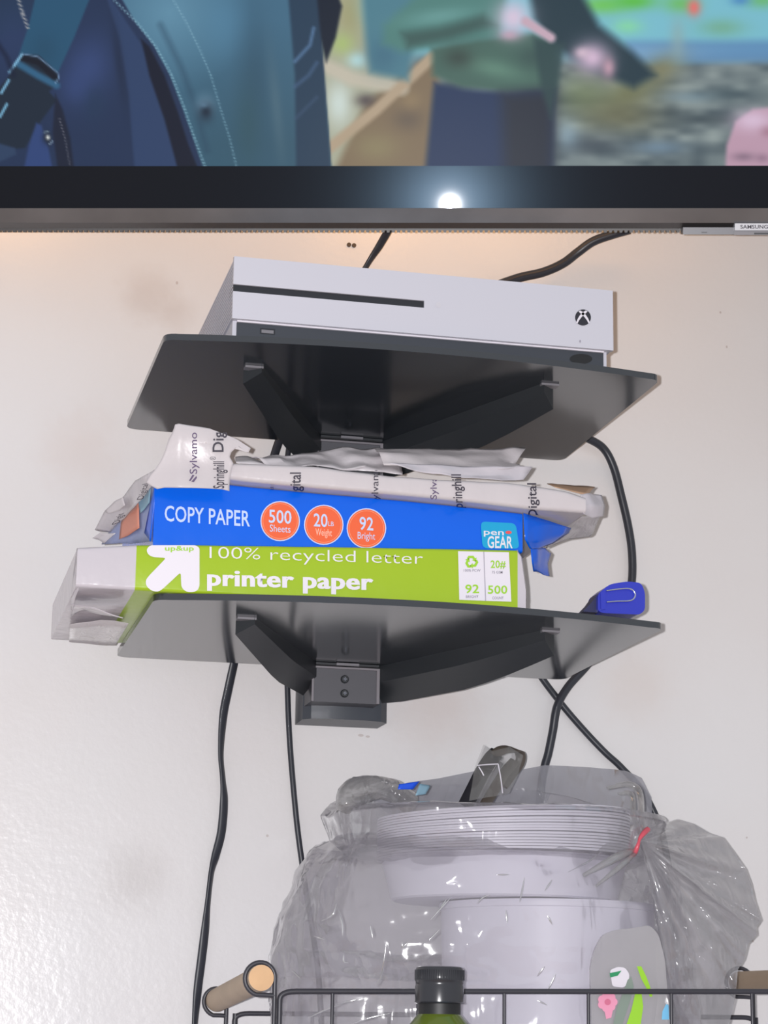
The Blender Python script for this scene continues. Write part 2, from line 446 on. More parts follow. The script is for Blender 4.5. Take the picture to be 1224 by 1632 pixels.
# scalloped vent edge: a row of little rounded teeth too fine to pick apart
bm = bmesh.new(); yv0 = TV(600, 362, -0.02).y; yv1 = TV(600, 367, -0.02).y; yv2 = TV(600, 370.5, -0.02).y
bm_box(bm, (xl, yv1, -0.024), (xr, yv0, -0.016))
step = TV(608.2, 360, -0.02).x-TV(600, 360, -0.02).x
k = 0; x = xl
while x < xr-step:
    vs = []
    for z in (-0.024, -0.016):
        vs.append([bm.verts.new((x+step*0.18, yv1, z)), bm.verts.new((x+step*0.28, yv2, z)), bm.verts.new((x+step*0.72, yv2, z)), bm.verts.new((x+step*0.82, yv1, z))])
    a, b = vs
    bm.faces.new(b)
    for i in range(3): bm.faces.new((a[i], a[i+1], b[i+1], b[i]))
    x += step
tag(from_bm('vent_edge', bm, M['tv_dark'], tv), kind='stuff')
# receiver module with the maker's plate at the middle of the lower edge
def tvbox(name, x0, y0, x1, y1, h0, h1, m, par=tv):
    a = TV(x0, y1, h1); b = TV(x1, y0, h1)
    return box(name, (a.x, a.y, h0), (b.x, b.y, h1), m, par, (0.0006, 2))
mod = tvbox('receiver_module', 1088.5, 362.5, 1312, 373.8, -0.018, 0.0005, mat('receiver_grey', (112, 112, 118), 0.35))
tvbox('receiver_window', 1170, 368.5, 1230, 374.6, -0.015, 0.0012, M['grey_plastic'], mod)
tvbox('receiver_slot', 1118, 369.6, 1127, 371, -0.005, 0.0011, M['slot_black'], mod)
tvbox('receiver_slot', 1202, 371, 1226, 373.5, -0.005, 0.0018, M['slot_black'], mod)
plate = tvbox('name_plate', 1171, 356, 1229, 367, -0.01, 0.004, mat('silver_plate', (196, 196, 202), 0.4))
letter('maker_name', 'SAMSUNG', lambda px, py: TV(px, py, 0.0043), 1180, 364.2, 44, 5.6, M['ink'], plate, bold=0.02)

# the picture on the screen: a film still painted point by point
rng = np.random.RandomState(3)
xs_ = np.unique(np.concatenate([np.linspace(-240, -4, 30), np.arange(-4, 1230, 2.5), np.linspace(1230, 2650, 90)]))
ys_ = np.unique(np.concatenate([np.linspace(-1500, -8, 110), np.arange(-8, 265.1, 2.5), [265.5]]))
GX, GY = np.meshgrid(xs_, ys_); IMG = np.zeros(GX.shape+(3,))
def sdist(pts):
    d = np.full(GX.shape, 1e9); ins = np.zeros(GX.shape, bool); n = len(pts)
    for i in range(n):
        ax, ay = pts[i]; bx, by = pts[(i+1) % n]
        ex, ey = bx-ax, by-ay; L2 = ex*ex+ey*ey+1e-9
        tt = np.clip(((GX-ax)*ex+(GY-ay)*ey)/L2, 0, 1)
        d = np.minimum(d, np.hypot(GX-ax-tt*ex, GY-ay-tt*ey))
        c = ((ay > GY) != (by > GY)) & (GX < (bx-ax)*(GY-ay)/((by-ay) if by != ay else 1e-9)+ax)
        ins ^= c
    return np.where(ins, -d, d)
def lay(mask, col):
    global IMG
    c = np.array(col, float); mk = np.clip(mask, 0, 1)[..., None]
    IMG = IMG*(1-mk)+c*mk
def shape(pts, col, blur=3, op=1.0):
    s = np.clip(0.5-sdist(pts)/(2*blur), 0, 1); s = s*s*(3-2*s); lay(s*op, col)
def blob(cx, cy, rx, ry, col, op=1.0, rot=0):
    c, s = math.cos(math.radians(rot)), math.sin(math.radians(rot))
    u = ((GX-cx)*c+(GY-cy)*s)/rx; v = (-(GX-cx)*s+(GY-cy)*c)/ry
    lay(np.exp(-(u*u+v*v)*1.2)*op, col)
def line(pts, wd, col, blur=1.5, op=1.0, dash=None):
    m = np.zeros(GX.shape); run = 0
    for (ax, ay), (bx, by) in zip(pts, pts[1:]):
        ex, ey = bx-ax, by-ay; L = math.hypot(ex, ey)
        tt = np.clip(((GX-ax)*ex+(GY-ay)*ey)/(L*L), 0, 1)
        d = np.hypot(GX-ax-tt*ex, GY-ay-tt*ey)
        q = np.clip(0.5-(d-wd/2)/(2*blur), 0, 1)
        if dash: q = q*(0.45+0.55*np.cos((run+tt*L)*2*math.pi/dash))
        m = np.maximum(m, q); run += L
    lay(m*op, col)
def vnoise(sx, sy, seed):
    r = np.random.RandomState(seed); T = r.rand(128, 128)
    u = (GX+3000)/sx; v = (GY+3000)/sy; iu = np.floor(u).astype(int); iv = np.floor(v).astype(int)
    fu = u-iu; fv = v-iv; fu = fu*fu*(3-2*fu); fv = fv*fv*(3-2*fv)
    g = lambda a, b: T[b % 128, a % 128]
    return (g(iu, iv)*(1-fu)+g(iu+1, iv)*fu)*(1-fv)+(g(iu, iv+1)*(1-fu)+g(iu+1, iv+1)*fu)*fv
# out-of-focus riverside behind
IMG[:] = (128, 196, 214)
for k in range(9):
    blob(rng.uniform(560, 2600), rng.uniform(-1300, -60), 120, 90, (150, 215, 190), 0.6)
nz = vnoise(46, 20, 1)*0.6+vnoise(22, 10, 2)*0.4
rock = np.stack([70+90*nz, 84+88*nz, 92+78*nz], -1)
mk = np.clip((GY-70-14*vnoise(90, 90, 4))/26, 0, 1)[..., None]; IMG = IMG*(1-mk)+rock*mk
shape([(1000, 66), (1700, 60), (1700, 96), (1000, 100)], (98, 142, 188), 10, 0.85)
blob(1000, 84, 130, 16, (140, 180, 214), 0.6)
blob(960, 8, 46, 16, (118, 206, 96), 0.9); blob(1010, 2, 40, 14, (96, 196, 70), 0.9); blob(1085, 6, 28, 16, (110, 196, 90), 0.8)
blob(1000, 42, 26, 14, (140, 224, 170), 0.8); blob(1150, 44, 40, 16, (120, 176, 140), 0.7); blob(1215, 0, 30, 14, (110, 190, 110), 0.8)
blob(1106, 12, 12, 15, (232, 124, 118), 1.0); blob(1180, 0, 18, 10, (80, 140, 200), 0.8)
blob(1055, 110, 40, 24, (140, 138, 106), 0.8, -30); blob(1000, 150, 60, 30, (120, 122, 84), 0.8, -20); blob(930, 150, 50, 40, (122, 136, 100), 0.75)
blob(990, 185, 70, 30, (118, 116, 86), 0.7); blob(1080, 62, 14, 40, (150, 176, 176), 0.6)
blob(1150, 150, 60, 12, (66, 84, 92), 0.6); blob(1130, 190, 60, 10, (62, 74, 80), 0.6); blob(940, 230, 50, 16, (70, 80, 90), 0.6)
blob(1050, 235, 44, 12, (120, 146, 168), 0.7); blob(1100, 155, 40, 10, (128, 152, 164), 0.6); blob(905, 215, 20, 24, (150, 178, 196), 0.6)
# light ground, planks and brown earth in the middle
shape([(505, -60), (600, -60), (640, 120), (600, 270), (515, 270)], (176, 178, 156), 14)
blob(560, 20, 26, 50, (168, 160, 110), 0.8); blob(545, 70, 22, 20, (176, 200, 120), 0.8); blob(570, 96, 18, 14, (190, 230, 232), 0.9)
blob(540, 165, 24, 42, (214, 228, 222), 0.95); blob(610, 10, 40, 40, (140, 196, 206), 0.8)
shape([(585, 160), (700, 80), (700, 280), (530, 280)], (134, 116, 92), 10)
blob(583, 160, 18, 12, (92, 84, 84), 0.9); blob(650, 190, 26, 20, (108, 96, 84), 0.8); blob(655, 160, 18, 16, (150, 130, 100), 0.8)
line([(518, 105), (560, 125), (640, 140)], 22, (204, 196, 178), 6, 0.9)
line([(520, 240), (600, 175), (690, 90)], 17, (186, 166, 140), 4, 1.0)
blob(600, 235, 40, 26, (150, 140, 104), 0.7)
# people standing by: blue sleeve, green jackets, dark trousers
shape([(575, -40), (690, -40), (660, 70), (650, 128), (590, 115), (582, 60)], (84, 132, 148), 10)
blob(610, 90, 30, 30, (70, 112, 134), 0.7)
shape([(612, 40), (700, -40), (815, -60), (800, 60), (720, 74), (640, 82), (610, 70)], (86, 134, 128), 11)
blob(700, 26, 60, 14, (112, 164, 160), 0.8, -8); shape([(640, 52), (700, 44), (770, 24), (790, 40), (720, 62), (650, 76)], (60, 84, 80), 11, 0.75)
shape([(688, 76), (760, 62), (850, 52), (890, 70), (884, 138), (850, 148), (805, 147), (735, 140), (690, 120)], (76, 108, 98), 9)
blob(790, 110, 50, 16, (104, 144, 126), 0.8, 12); blob(730, 92, 26, 18, (58, 72, 66), 0.8); blob(850, 90, 28, 20, (60, 84, 82), 0.7)
shape([(692, 132), (740, 142), (810, 148), (884, 142), (880, 290), (676, 290)], (40, 58, 92), 8)
shape([(800, 150), (884, 142), (880, 290), (805, 290)], (44, 50, 62), 20)
shape([(835, -60), (900, -60), (955, 40), (1010, 84), (1045, 120), (1010, 140), (940, 110), (880, 74), (850, 30)], (44, 64, 74), 11)
shape([(850, 60), (900, 70), (890, 130), (878, 190), (862, 140)], (52, 76, 78), 8, 0.9)
blob(818, 28, 30, 30, (222, 206, 228), 1.0); blob(812, 56, 18, 10, (206, 168, 188), 0.8)
line([(838, 34), (878, 60)], 15, (206, 176, 192), 4)
blob(944, 92, 30, 27, (218, 190, 216), 1.0); blob(970, 108, 12, 18, (206, 164, 182), 0.9); blob(928, 84, 14, 10, (222, 196, 214), 0.9)
shape([(1156, 275), (1158, 232), (1172, 194), (1200, 174), (1240, 170), (1280, 190), (1290, 275)], (196, 160, 180), 5)
blob(1200, 192, 34, 18, (226, 200, 224), 0.9); blob(1185, 250, 20, 8, (140, 116, 134), 0.8); blob(1225, 210, 14, 10, (168, 124, 142), 0.7); blob(1215, 252, 12, 8, (150, 120, 140), 0.7)
# man in the foreground: navy layers, strap with a buckle, teal coat
shape([(-300, -1600), (420, -1600), (500, -60), (512, 60), (528, 275), (-300, 275)], (42, 56, 86), 2)
shape([(495, -80), (512, -80), (545, 10), (535, 60), (520, 100), (505, 40)], (28, 36, 50), 4)
shape([(-5, 60), (60, 40), (90, 0), (60, -40), (-40, -40)], (40, 58, 84), 6)
blob(20, 60, 50, 60, (50, 66, 104), 0.7)
blob(140, 110, 42, 60, (62, 80, 130), 0.8, 20); blob(150, 165, 20, 30, (42, 60, 88), 0.8); blob(120, 140, 24, 26, (58, 76, 124), 0.6)
shape([(165, -20), (190, 60), (205, 150), (215, 275), (285, 275), (260, 150), (225, 70), (185, 10)], (52, 70, 106), 3)
blob(190, 100, 8, 70, (34, 44, 66), 0.6, -8)
shape([(225, 62), (238, 74), (262, 120), (284, 180), (300, 230), (318, 275), (285, 275), (262, 190), (238, 120)], (28, 31, 46), 3)
coat = [(172, -40), (215, 34), (245, 72), (270, 118), (290, 170), (307, 218), (326, 275), (528, 275), (522, 190), (514, 120), (500, 40), (480, -60), (440, -900)]
shape(coat, (72, 112, 138), 2)
cm = np.clip(0.5-sdist(coat)/4, 0, 1)
lay(cm*np.clip((GY-30)/200, 0, 1)*0.55*np.clip((GX-180)/160, 0, 1), (48, 78, 92))
lay(cm*np.clip(1-np.hypot(GX-270, GY-20)/130, 0, 1)*0.75, (112, 160, 186))
blob(405, 110, 30, 110, (54, 84, 104), 0.6, -4); blob(440, 170, 10, 90, (98, 124, 136), 0.4, -6); blob(360, 40, 40, 60, (90, 140, 172), 0.5); blob(395, 200, 22, 70, (56, 88, 98), 0.6)
shape([(455, -60), (500, -60), (516, 110), (528, 275), (472, 275), (470, 120)], (44, 66, 88), 4)
line([(500, 45), (494, 72), (470, 98)], 5, (96, 130, 170), 2.5, 0.8); line([(505, 100), (492, 120), (470, 138)], 5, (74, 100, 134), 3, 0.8); line([(505, 155), (472, 188)], 4, (66, 88, 118), 3, 0.7)
line([(178, -4), (218, 36), (248, 74), (273, 119), (293, 170), (310, 220), (327, 266)], 4, (150, 196, 214), 1.4, 0.75, dash=6)
line([(274, -4), (296, 34), (318, 78), (336, 120), (352, 175), (366, 220), (377, 266)], 3, (140, 184, 204), 1.3, 0.7, dash=6)
line([(256, 40), (290, 110), (310, 165), (330, 240)], 9, (46, 72, 94), 5, 0.4)
blob(327, 168, 15, 17, (120, 158, 182), 0.9); blob(328, 178, 13, 17, (36, 50, 66), 1.0); blob(325, 167, 7, 5, (96, 128, 154), 0.8)
shape([(60, -20), (150, -20), (118, 60), (92, 116), (30, 88), (46, 40)], (46, 88, 118), 2)
blob(70, 80, 24, 30, (42, 78, 104), 0.6)
line([(28, -5), (36, 22), (45, 46)], 6, (176, 176, 178), 1.5, 0.9, dash=4)
shape([(34, 86), (62, 88), (92, 116), (94, 132), (78, 146), (90, 160), (60, 200), (40, 236), (-10, 240), (-10, 150), (12, 124)], (36, 46, 60), 2)
line([(30, 102), (60, 120), (90, 136)], 11, (56, 104, 140), 3, 0.95); line([(36, 92), (62, 100), (86, 122)], 9, (28, 30, 40), 2)
line([(35, 87), (15, 115)], 4, (132, 186, 220), 1.2); line([(14, 128), (2, 148)], 4, (124, 178, 212), 1.2); line([(11, 166), (0, 186)], 4, (120, 176, 208), 1.2)
line([(36, 86), (60, 90), (92, 116), (94, 124), (88, 133)], 2, (128, 160, 196), 1.0, 0.8)
shape([(-10, 226), (24, 236), (26, 246), (-10, 262)], (52, 70, 100), 3)
shape([(88, 150), (100, 175), (112, 220), (118, 270), (92, 270), (84, 210)], (34, 38, 54), 3, 0.9)
line([(95, 190), (104, 222), (111, 262)], 2.5, (150, 150, 160), 1.0, 0.6, dash=5)
shape([(58, 196), (66, 200), (78, 240), (84, 270), (38, 270), (46, 232)], (54, 74, 124), 3)
blob(75, 220, 8, 10, (30, 36, 48), 0.9); line([(70, 211), (77, 210)], 2, (140, 160, 170), 1); line([(79, 230), (84, 225)], 2, (140, 160, 180), 1); blob(76.5, 219, 3.5, 4, (235, 240, 235), 1.0)
line([(-10, 60), (10, 90), (22, 120)], 6, (28, 34, 56), 4, 0.8)
ny, nx = GX.shape
vs = [TV(GX[j, i], GY[j, i], -0.001) for j in range(ny) for i in range(nx)]
lo, hi = xl+bz*0.98, xr-bz*0.98
vs = [(min(max(v.x, lo), hi), min(max(v.y, ys-0.0005), yt-bz*0.98), -0.001) for v in vs]
fs = [(j*nx+i, (j+1)*nx+i, (j+1)*nx+i+1, j*nx+i+1) for j in range(ny-1) for i in range(nx-1)]
me = bpy.data.meshes.new('screen'); me.from_pydata(vs, [], fs)
at = me.color_attributes.new('picture', 'FLOAT_COLOR', 'POINT')
im = np.clip(IMG, 0, 255)/255; li = np.where(im <= 0.04045, im/12.92, ((im+0.055)/1.055)**2.4)
at.data.foreach_set('color', np.concatenate([li.reshape(-1, 3), np.ones((ny*nx, 1))], 1).astype(np.float32).ravel())
ms = bpy.data.materials.new('lit_screen'); ms.use_nodes = True; nt = ms.node_tree; b = nt.nodes['Principled BSDF']
an = nt.nodes.new('ShaderNodeAttribute'); an.attribute_name = 'picture'
nt.links.new(an.outputs['Color'], b.inputs['Emission Color']); b.inputs['Emission Strength'].default_value = 0.88
b.inputs['Base Color'].default_value = (0.008, 0.009, 0.012, 1); b.inputs['Roughness'].default_value = 0.3; b.inputs['Specular IOR Level'].default_value = 0.025
link('screen', me, ms, tv)
# arm from the wall to the back of the set
ac = TVM @ Vector((xc, yt*0.5, -0.055))
arm = bmesh.new(); bm_tube(arm, [ac, (ac.x+0.02, -0.02, ac.z+0.03)], 0.022, seg=12); bm_box(arm, (ac.x-0.08, -0.02, ac.z-0.12), (ac.x+0.12, -0.001, ac.z+0.18))
ao = from_bm('wall_arm', arm, M['matte_black']); ao.parent = tv; ao.matrix_parent_inverse = TVM.inverted()
# unseen warm lamps added behind the cabinet to tint the wall below
for (px, dz, pw) in ((-10, 0.10, 0.62), (330, 0.15, 0.22), (690, 0.13, 0.55), (1030, 0.15, 0.4)):
    q = TVM @ TV(px, 362, -0.06)
    add_light('added_glow', 'POINT', (q.x, q.y+0.025, q.z+dz), pw, (1.0, 0.52, 0.17), 0.06)

# ------------------------------------------------------------------ glass shelf unit
SX0, SX1, SY0, SY1 = 0.1808, 0.5641, -0.3002, -0.0467
ZU, ZL, TH = 1.7003, 1.5061, 0.0048
unit = thing('wall_shelf', 'two-tier black glass wall shelf on steel brackets below the television', 'shelf', (0.37, -0.0, 1.455))
def glass_outline(bow):
    pts = [(SX0, SY0), (SX1, SY0), (SX1, SY1), (SX0, SY1)]
    o = rnd_poly([(SX0, SY1), (SX0, SY0), (SX1, SY0), (SX1, SY1)], 0.011, 6)
    out = []
    # front edge gets a gentle outward bow
    for i, (x, y) in enumerate(o):
        out.append((x, y))
        x2, y2 = o[(i+1) % len(o)]
        if abs(y-SY0) < 1e-6 and abs(y2-SY0) < 1e-6 and abs(x2-x) > 0.1:
            for k in range(1, 24):
                t = k/24; out.append((x+(x2-x)*t, SY0-bow*4*t*(1-t)))
    return out
def tier(z, bow):
    bm = bmesh.new(); bm_prism(bm, glass_outline(bow), z-TH/2, z+TH/2)
    g = from_bm('glass_shelf', bm, M['glass'], unit, 30, (0.0009, 2))
    zb = z-TH/2
    A = (0.2489, -0.2413); B = (0.337, -0.050)
    dz = z-ZL
    zs = [(A[1], PV(376, 1012, A, B).z), (PV(440, 1085, A, B).y, PV(440, 1085, A, B).z), (PV(490, 1112, A, B).y, PV(490, 1112, A, B).z), (-0.02, PV(497, 1116, A, B).z)]
    zf = lambda x, y: interp(y, zs)+dz
    bm = bmesh.new()
    # left arm: a tapering pressed-steel channel, cut into steps along its length so its lower edge can bend
    def arm(L0, L1, R0, R1, zf, n=8):
        rows = []
        for k in range(n+1):
            t = k/n
            l = (L0[0]+(L1[0]-L0[0])*t, L0[1]+(L1[1]-L0[1])*t); r = (R0[0]+(R1[0]-R0[0])*t, R0[1]+(R1[1]-R0[1])*t)
            rows.append([bm.verts.new((l[0], l[1], zb)), bm.verts.new((l[0], l[1], zf(*l))), bm.verts.new((r[0], r[1], zb-(zb-zf(*l))*0.45)), bm.verts.new((r[0], r[1], zb))])
        for a, b in zip(rows, rows[1:]):
            for i in range(4): bm.faces.new((a[i], a[(i+1) % 4], b[(i+1) % 4], b[i]))
        bm.faces.new(rows[0]); bm.faces.new(rows[-1][::-1])
    arm((0.2489, -0.2413), (0.337, -0.050), (0.2612, -0.2532), (0.3475, -0.060), zf)
    la = from_bm('bracket_arm', bm, M['powder_black'], unit, 30)
    A2 = (0.4905, -0.2600); B2 = (0.404, -0.050)
    zs2 = sorted([(PV(*q, A2, B2).y, PV(*q, A2, B2).z) for q in ((883, 1044), (816, 1073), (750, 1097), (640, 1118), (606, 1121))])
    zf2 = lambda x, y: interp(y, zs2)+dz
    bm = bmesh.new()
    arm((0.4905, -0.2580), (0.404, -0.050), (0.4800, -0.2690), (0.3950, -0.060), zf2)
    ra = from_bm('bracket_arm', bm, M['powder_black'], unit, 30)
    # rubber pads at the arm tips
    for (x, y) in ((0.2555, -0.2475), (0.485, -0.2635)):
        box('rubber_pad', (x-0.007, y-0.0055, zb-0.0018), (x+0.007, y+0.003, zb-0.0001), M['grey_plastic'], unit, (0.0008, 2))
    # clamp block between the arms with its raised rim and two screws
    zt = PY_z(1064)+dz; z0 = PY_z(1120)+dz
    xa, xb = P(497, 1090, -0.068).x, P(605, 1090, -0.068).x
    blk = box('clamp_block', (xa, -0.066, z0), (xb, -0.012, zt), M['bracket_grey'], unit, (0.001, 2))
    rim = bmesh.new(); rw = 0.0016
    bm_box(rim, (xa, -0.0685, zt-rw), (xb, -0.065, zt)); bm_box(rim, (xa, -0.0685, z0), (xa+rw, -0.065, zt-rw)); bm_box(rim, (xb-rw*1.6, -0.0685, z0), (xb, -0.065, zt-rw))
    from_bm('clamp_rim', rim, mat('worn_steel_rim', (128, 124, 130), 0.4), blk)
    box('clamp_bar', (xa+0.002, -0.074, zt+0.0005), (xb-0.002, -0.05, zb-0.0004), M['powder_black'], unit)
    xm = (xa+xb)/2
    box('clamp_tab', (xm-0.010, -0.0775, zb-0.0026), (xm+0.009, -0.0745, zb-0.0006), M['grey_plastic'], unit)
    for q in (1083, 1105.5):
        zz = PY_z(q)+dz
        sc = lathe_y('screw', [(0.0, 0.0), (0.0026, 0.0), (0.0034, 0.0010), (0.0034, 0.0026)], (xm-0.0008, -0.0686, zz), M['powder_black'], blk)
        bm = bmesh.new(); bm_box(bm, (xm-0.0022, -0.0692, zz-0.0003), (xm+0.0006, -0.0685, zz+0.0003)); bm_box(bm, (xm-0.0011, -0.0692, zz-0.0014), (xm-0.0005, -0.0685, zz+0.0014))
        from_bm('screw_slot', bm, M['chrome'], blk)
def PY_z(py): return P(550, py, -0.066).z
def lathe_y(name, prof, c, m, parent, seg=20):
    vs, fs = [], []
    for (r, y) in prof:
        for k in range(seg): vs.append((c[0]+r*math.cos(2*math.pi*k/seg), c[1]+y, c[2]+r*math.sin(2*math.pi*k/seg)))
    for i in range(len(prof)-1):
        for k in range(seg): fs.append((i*seg+k, i*seg+(k+1) % seg, (i+1)*seg+(k+1) % seg, (i+1)*seg+k))
    return mesh(name, vs, fs, m, parent, 40)
tier(ZU, 0.018); tier(ZL, 0.027)
# the upright column both tiers are clamped to; its rounded foot shows under the lower clamp
xa, xb = P(471, 1130, -0.002).x, P(620, 1130, -0.045).x
zc = P(550, 1147, -0.045).z
bm = bmesh.new()
prof = [(xa, -0.001), (xa, -0.035), (xa+0.006, -0.042), (xa+(xb-xa)*0.3, -0.0455), (xa+(xb-xa)*0.7, -0.0455), (xb-0.006, -0.042), (xb, -0.035), (xb, -0.001)]
bm_prism(bm, prof, zc, 1.745)
from_bm('column', bm, mat('column_plastic', (64, 68, 76), 0.4), unit, 30, (0.0022, 3))
adopt(unit)

# ------------------------------------------------------------------ game console on the top shelf
gx0, gx1, gy, gz0, gz1 = 0.2312, 0.5230, -0.3042, 1.7169, 1.7652
gb = gy+0.228; zt = ZU+TH/2
con = thing('game_console', 'white game console with a disc slot on the upper glass shelf', 'console', (0.377, -0.19, zt))
SG = lambda px, py: P(px, py, gy-0.0004)
zs1 = P(373, 464, gy).z; zs2 = P(373, 452.5, gy).z; xsl = P(676, 483, gy).x
bm = bmesh.new()
bm_box(bm, (gx0, gy, gz0), (xsl, gb, zs1)); bm_box(bm, (gx0, gy, zs2), (xsl, gb, gz1)); bm_box(bm, (xsl, gy, gz0), (gx1, gb, gz1)); bm_box(bm, (gx0, gy+0.02, zs1), (xsl, gb, zs2))
bm_box(bm, (gx0-0.0016, gy, gz0), (gx0, gy+0.004, zs1)); bm_box(bm, (gx0-0.0016, gy, zs2), (gx0, gy+0.004, gz1)); bm_box(bm, (gx1, gy, gz0), (gx1+0.0016, gy+0.004, gz1))
from_bm('case', bm, M['white_plastic'], con)
box('disc_slot', (gx0-0.0013, gy+0.0016, zs1-0.0003), (xsl+0.0003, gy+0.02, zs2+0.0003), M['slot_black'], con)
# fine ribs of the side grille, too fine to pick apart
bm = bmesh.new(); n = 15
for k in range(n):
    z = gz0+0.0012+(gz1-gz0-0.0024)*k/n
    bm_box(bm, (gx0-0.0016, gy+0.004, z), (gx0, gb-0.004, z+(gz1-gz0)/n*0.55))
tag(from_bm('side_grille', bm, M['white_plastic'], con), kind='stuff')
bm = bmesh.new()
for k in range(n):
    z = gz0+0.0012+(gz1-gz0-0.0024)*k/n
    bm_box(bm, (gx1, gy+0.004, z), (gx1+0.0016, gb-0.004, z+(gz1-gz0)/n*0.55))
tag(from_bm('side_grille', bm, M['white_plastic'], con), kind='stuff')
bx0 = P(377.5, 520, gy+0.004).x; bx1 = P(962, 570, gy+0.004).x
box('base', (bx0-0.003, gy+0.006, zt), (bx1+0.003, gb-0.006, gz0), M['white_plastic'], con)
box('base_lip', (bx0, gy+0.003, gz0-0.0013), (bx1, gy+0.0061, gz0-0.0001), M['white_print'], con)
bp_ = box('base_front', (bx0, gy+0.0045, zt+0.0002), (bx1, gy+0.0062, gz0-0.0014), mat('base_black', (58, 62, 70), 0.4), con)
SB = lambda px, py: P(px, py, gy+0.0042)
pb = box('usb_port', tuple(SB(414.5, 531.5)), tuple(SB(438.5, 524.5)+Vector((0, 0.004, 0))), M['slot_black'], bp_)
box('usb_tongue', tuple(SB(416.5, 530.5)-Vector((0, 0.0004, 0))), tuple(SB(436, 527)+Vector((0, 0.003, 0))), M['grey_plastic'], bp_)
decal('infrared_window', circ(926, 572, 18, 8), SB, M['matte_black'], bp_)
pw = decal('power_button', circ(929.2, 506, 12.6, 12.9), SG, mat('button_black', (44, 44, 52), 0.3), con)
SG2 = lambda px, py: P(px, py, gy-0.0007)
def cross_stroke(sg):
    a = [(-7.4, -9.6), (-4.4, -11.3), (0.5, -8.3), (4.5, -4.2), (8.2, 1.6), (10.9, 7.8), (8.8, 9.4), (6.2, 4.4), (2.4, -0.6), (-1.6, -4.6), (-5.0, -7.4)]
    return [(929.2+sg*x, 506+y) for x, y in a]
decal('emblem_stroke', cross_stroke(1), SG2, M['white_print'], pw); decal('emblem_stroke', cross_stroke(-1), SG2, M['white_print'], pw)
ring = circ(699, 485.5, 4.2, 4.4)
decal('eject_mark', ring, SG, mat('eject_grey', (196, 194, 202), 0.4), con)
decal('pair_button', circ(924.5, 544, 1.3, 2.2), SG, M['grey_print'], con)
adopt(con)

# ------------------------------------------------------------------ paper reams
def ream(name, mats, parent, stations, Yf, depth, rf=0.003, back_shift=0.0, segs=None, noise_amp=0.0006, uniform=None):
    """stations: (px, py top, py bottom, material); front face traced at Yf, body runs back by depth"""
    vs, fs, fm = [], [], []
    n = 20
    for (px, pt, pb) in [s[:3] for s in stations]:
        T = P(px, pt, Yf); B = P(px, pb, Yf); X = T.x; h = T.z-B.z; r = min(rf, h*0.45)
        ring = []
        for (cy, cz, a0) in ((Yf+r, T.z-r, 90), (Yf+r, B.z+r, 180), (Yf+depth-r, B.z+r, 270), (Yf+depth-r, T.z-r, 0)):
            for k in range(5):
                a = math.radians(a0+90*k/4)
                ring.append((X, cy+r*math.cos(a), cz+r*math.sin(a)))
        for q in ring:
            v = Vector(q); d = noise.noise(v*38)*noise_amp
            vs.append((v.x, v.y+ (abs(d) if q[1] < Yf+depth*0.5 else -abs(d)), v.z+d*0.3*(0 if q[2] < (T.z+B.z)/2 else 1)))
    for i in range(len(stations)-1):
        for k in range(n):
            fs.append((i*n+k, i*n+(k+1) % n, (i+1)*n+(k+1) % n, (i+1)*n+k)); fm.append(stations[i][3])
    fs.append(tuple(range(n))); fm.append(stations[0][3]); L = len(stations)-1
    fs.append(tuple(L*n+k for k in range(n))[::-1]); fm.append(stations[-1][3])
    return mesh(name, vs, fs, mats, parent, 35, fm)
def dens(st, step=8):
    out = []
    for a, b in zip(st, st[1:]):
        k = max(1, int((b[0]-a[0])/step))
        for i in range(k):
            t = i/k; out.append((a[0]+(b[0]-a[0])*t, a[1]+(b[1]-a[1])*t, a[2]+(b[2]-a[2])*t, a[3]))
    out.append(st[-1]); return out

# green ream, lowest
GYF = -0.3050
gr = thing('paper_ream', 'green printer paper ream with a white arrow, lowest of the stack', 'paper ream', (0.31, -0.2, ZL+TH/2), None)
gst = dens([(124, 872, 943, 0), (170, 870, 946, 0), (218, 868, 952, 1), (300, 867.5, 957, 1), (450, 869.5, 963, 1), (640, 872.5, 969, 1), (825, 876, 975, 2), (831, 884, 972, 2), (838, 935, 966, 2)])
# the underside rests on the glass: replace traced lower edge by the shelf top where it lies on it
zsh = ZL+TH/2+0.0002
def on_glass(st, Yf):
    out = []
    for (px, pt, pb, m) in st:
        x = P(px, pt, Yf)
        d = ray(px, 0)
        # pixel of the glass top under this station
        lo_, hi_ = pt, 1100
        for _ in range(40):
            md = (lo_+hi_)/2
            if P(px, md, Yf).z > zsh: lo_ = md
            else: hi_ = md
        out.append((px, pt, max(lo_, pt+2), m))
    return out
ream('wrapper', [M['poly_white'], M['green_wrap'], M['poly_white']], gr, on_glass(gst, GYF), GYF, 0.222, 0.0028)
SGr = lambda px, py: P(px, py, GYF-0.0006); SGr2 = lambda px, py: P(px, py, GYF-0.0009)
logo = [(239, 869), (312, 869), (318, 873), (318, 934), (315, 941), (307, 944), (296, 943), (289, 936), (288, 912), (260, 938), (253, 943), (242, 942), (233, 934), (232, 925), (237, 918), (265, 889), (244, 888), (236, 884), (233, 876)]
ar = decal('arrow_logo', rnd_poly(logo, 5), SGr, M['white_print'], gr)
letter('brand_name', 'up&up', SGr2, 263, 877.5, 46, 7.5, M['green_print'], ar, bold=0.025)
letter('title_line', '100% recycled letter', SGr, 334, 889.5, 340, 18.5, M['white_print'], gr, bold=-0.010, slope=0.028)
letter('title_line', 'printer paper', SGr, 331, 932.5, 263, 25, M['white_print'], gr, bold=0.045, slope=0.028)
pn = decal('info_panel', [(730, 878.5), (811, 880), (815, 959), (732, 956)], SGr, M['white_print'], gr)
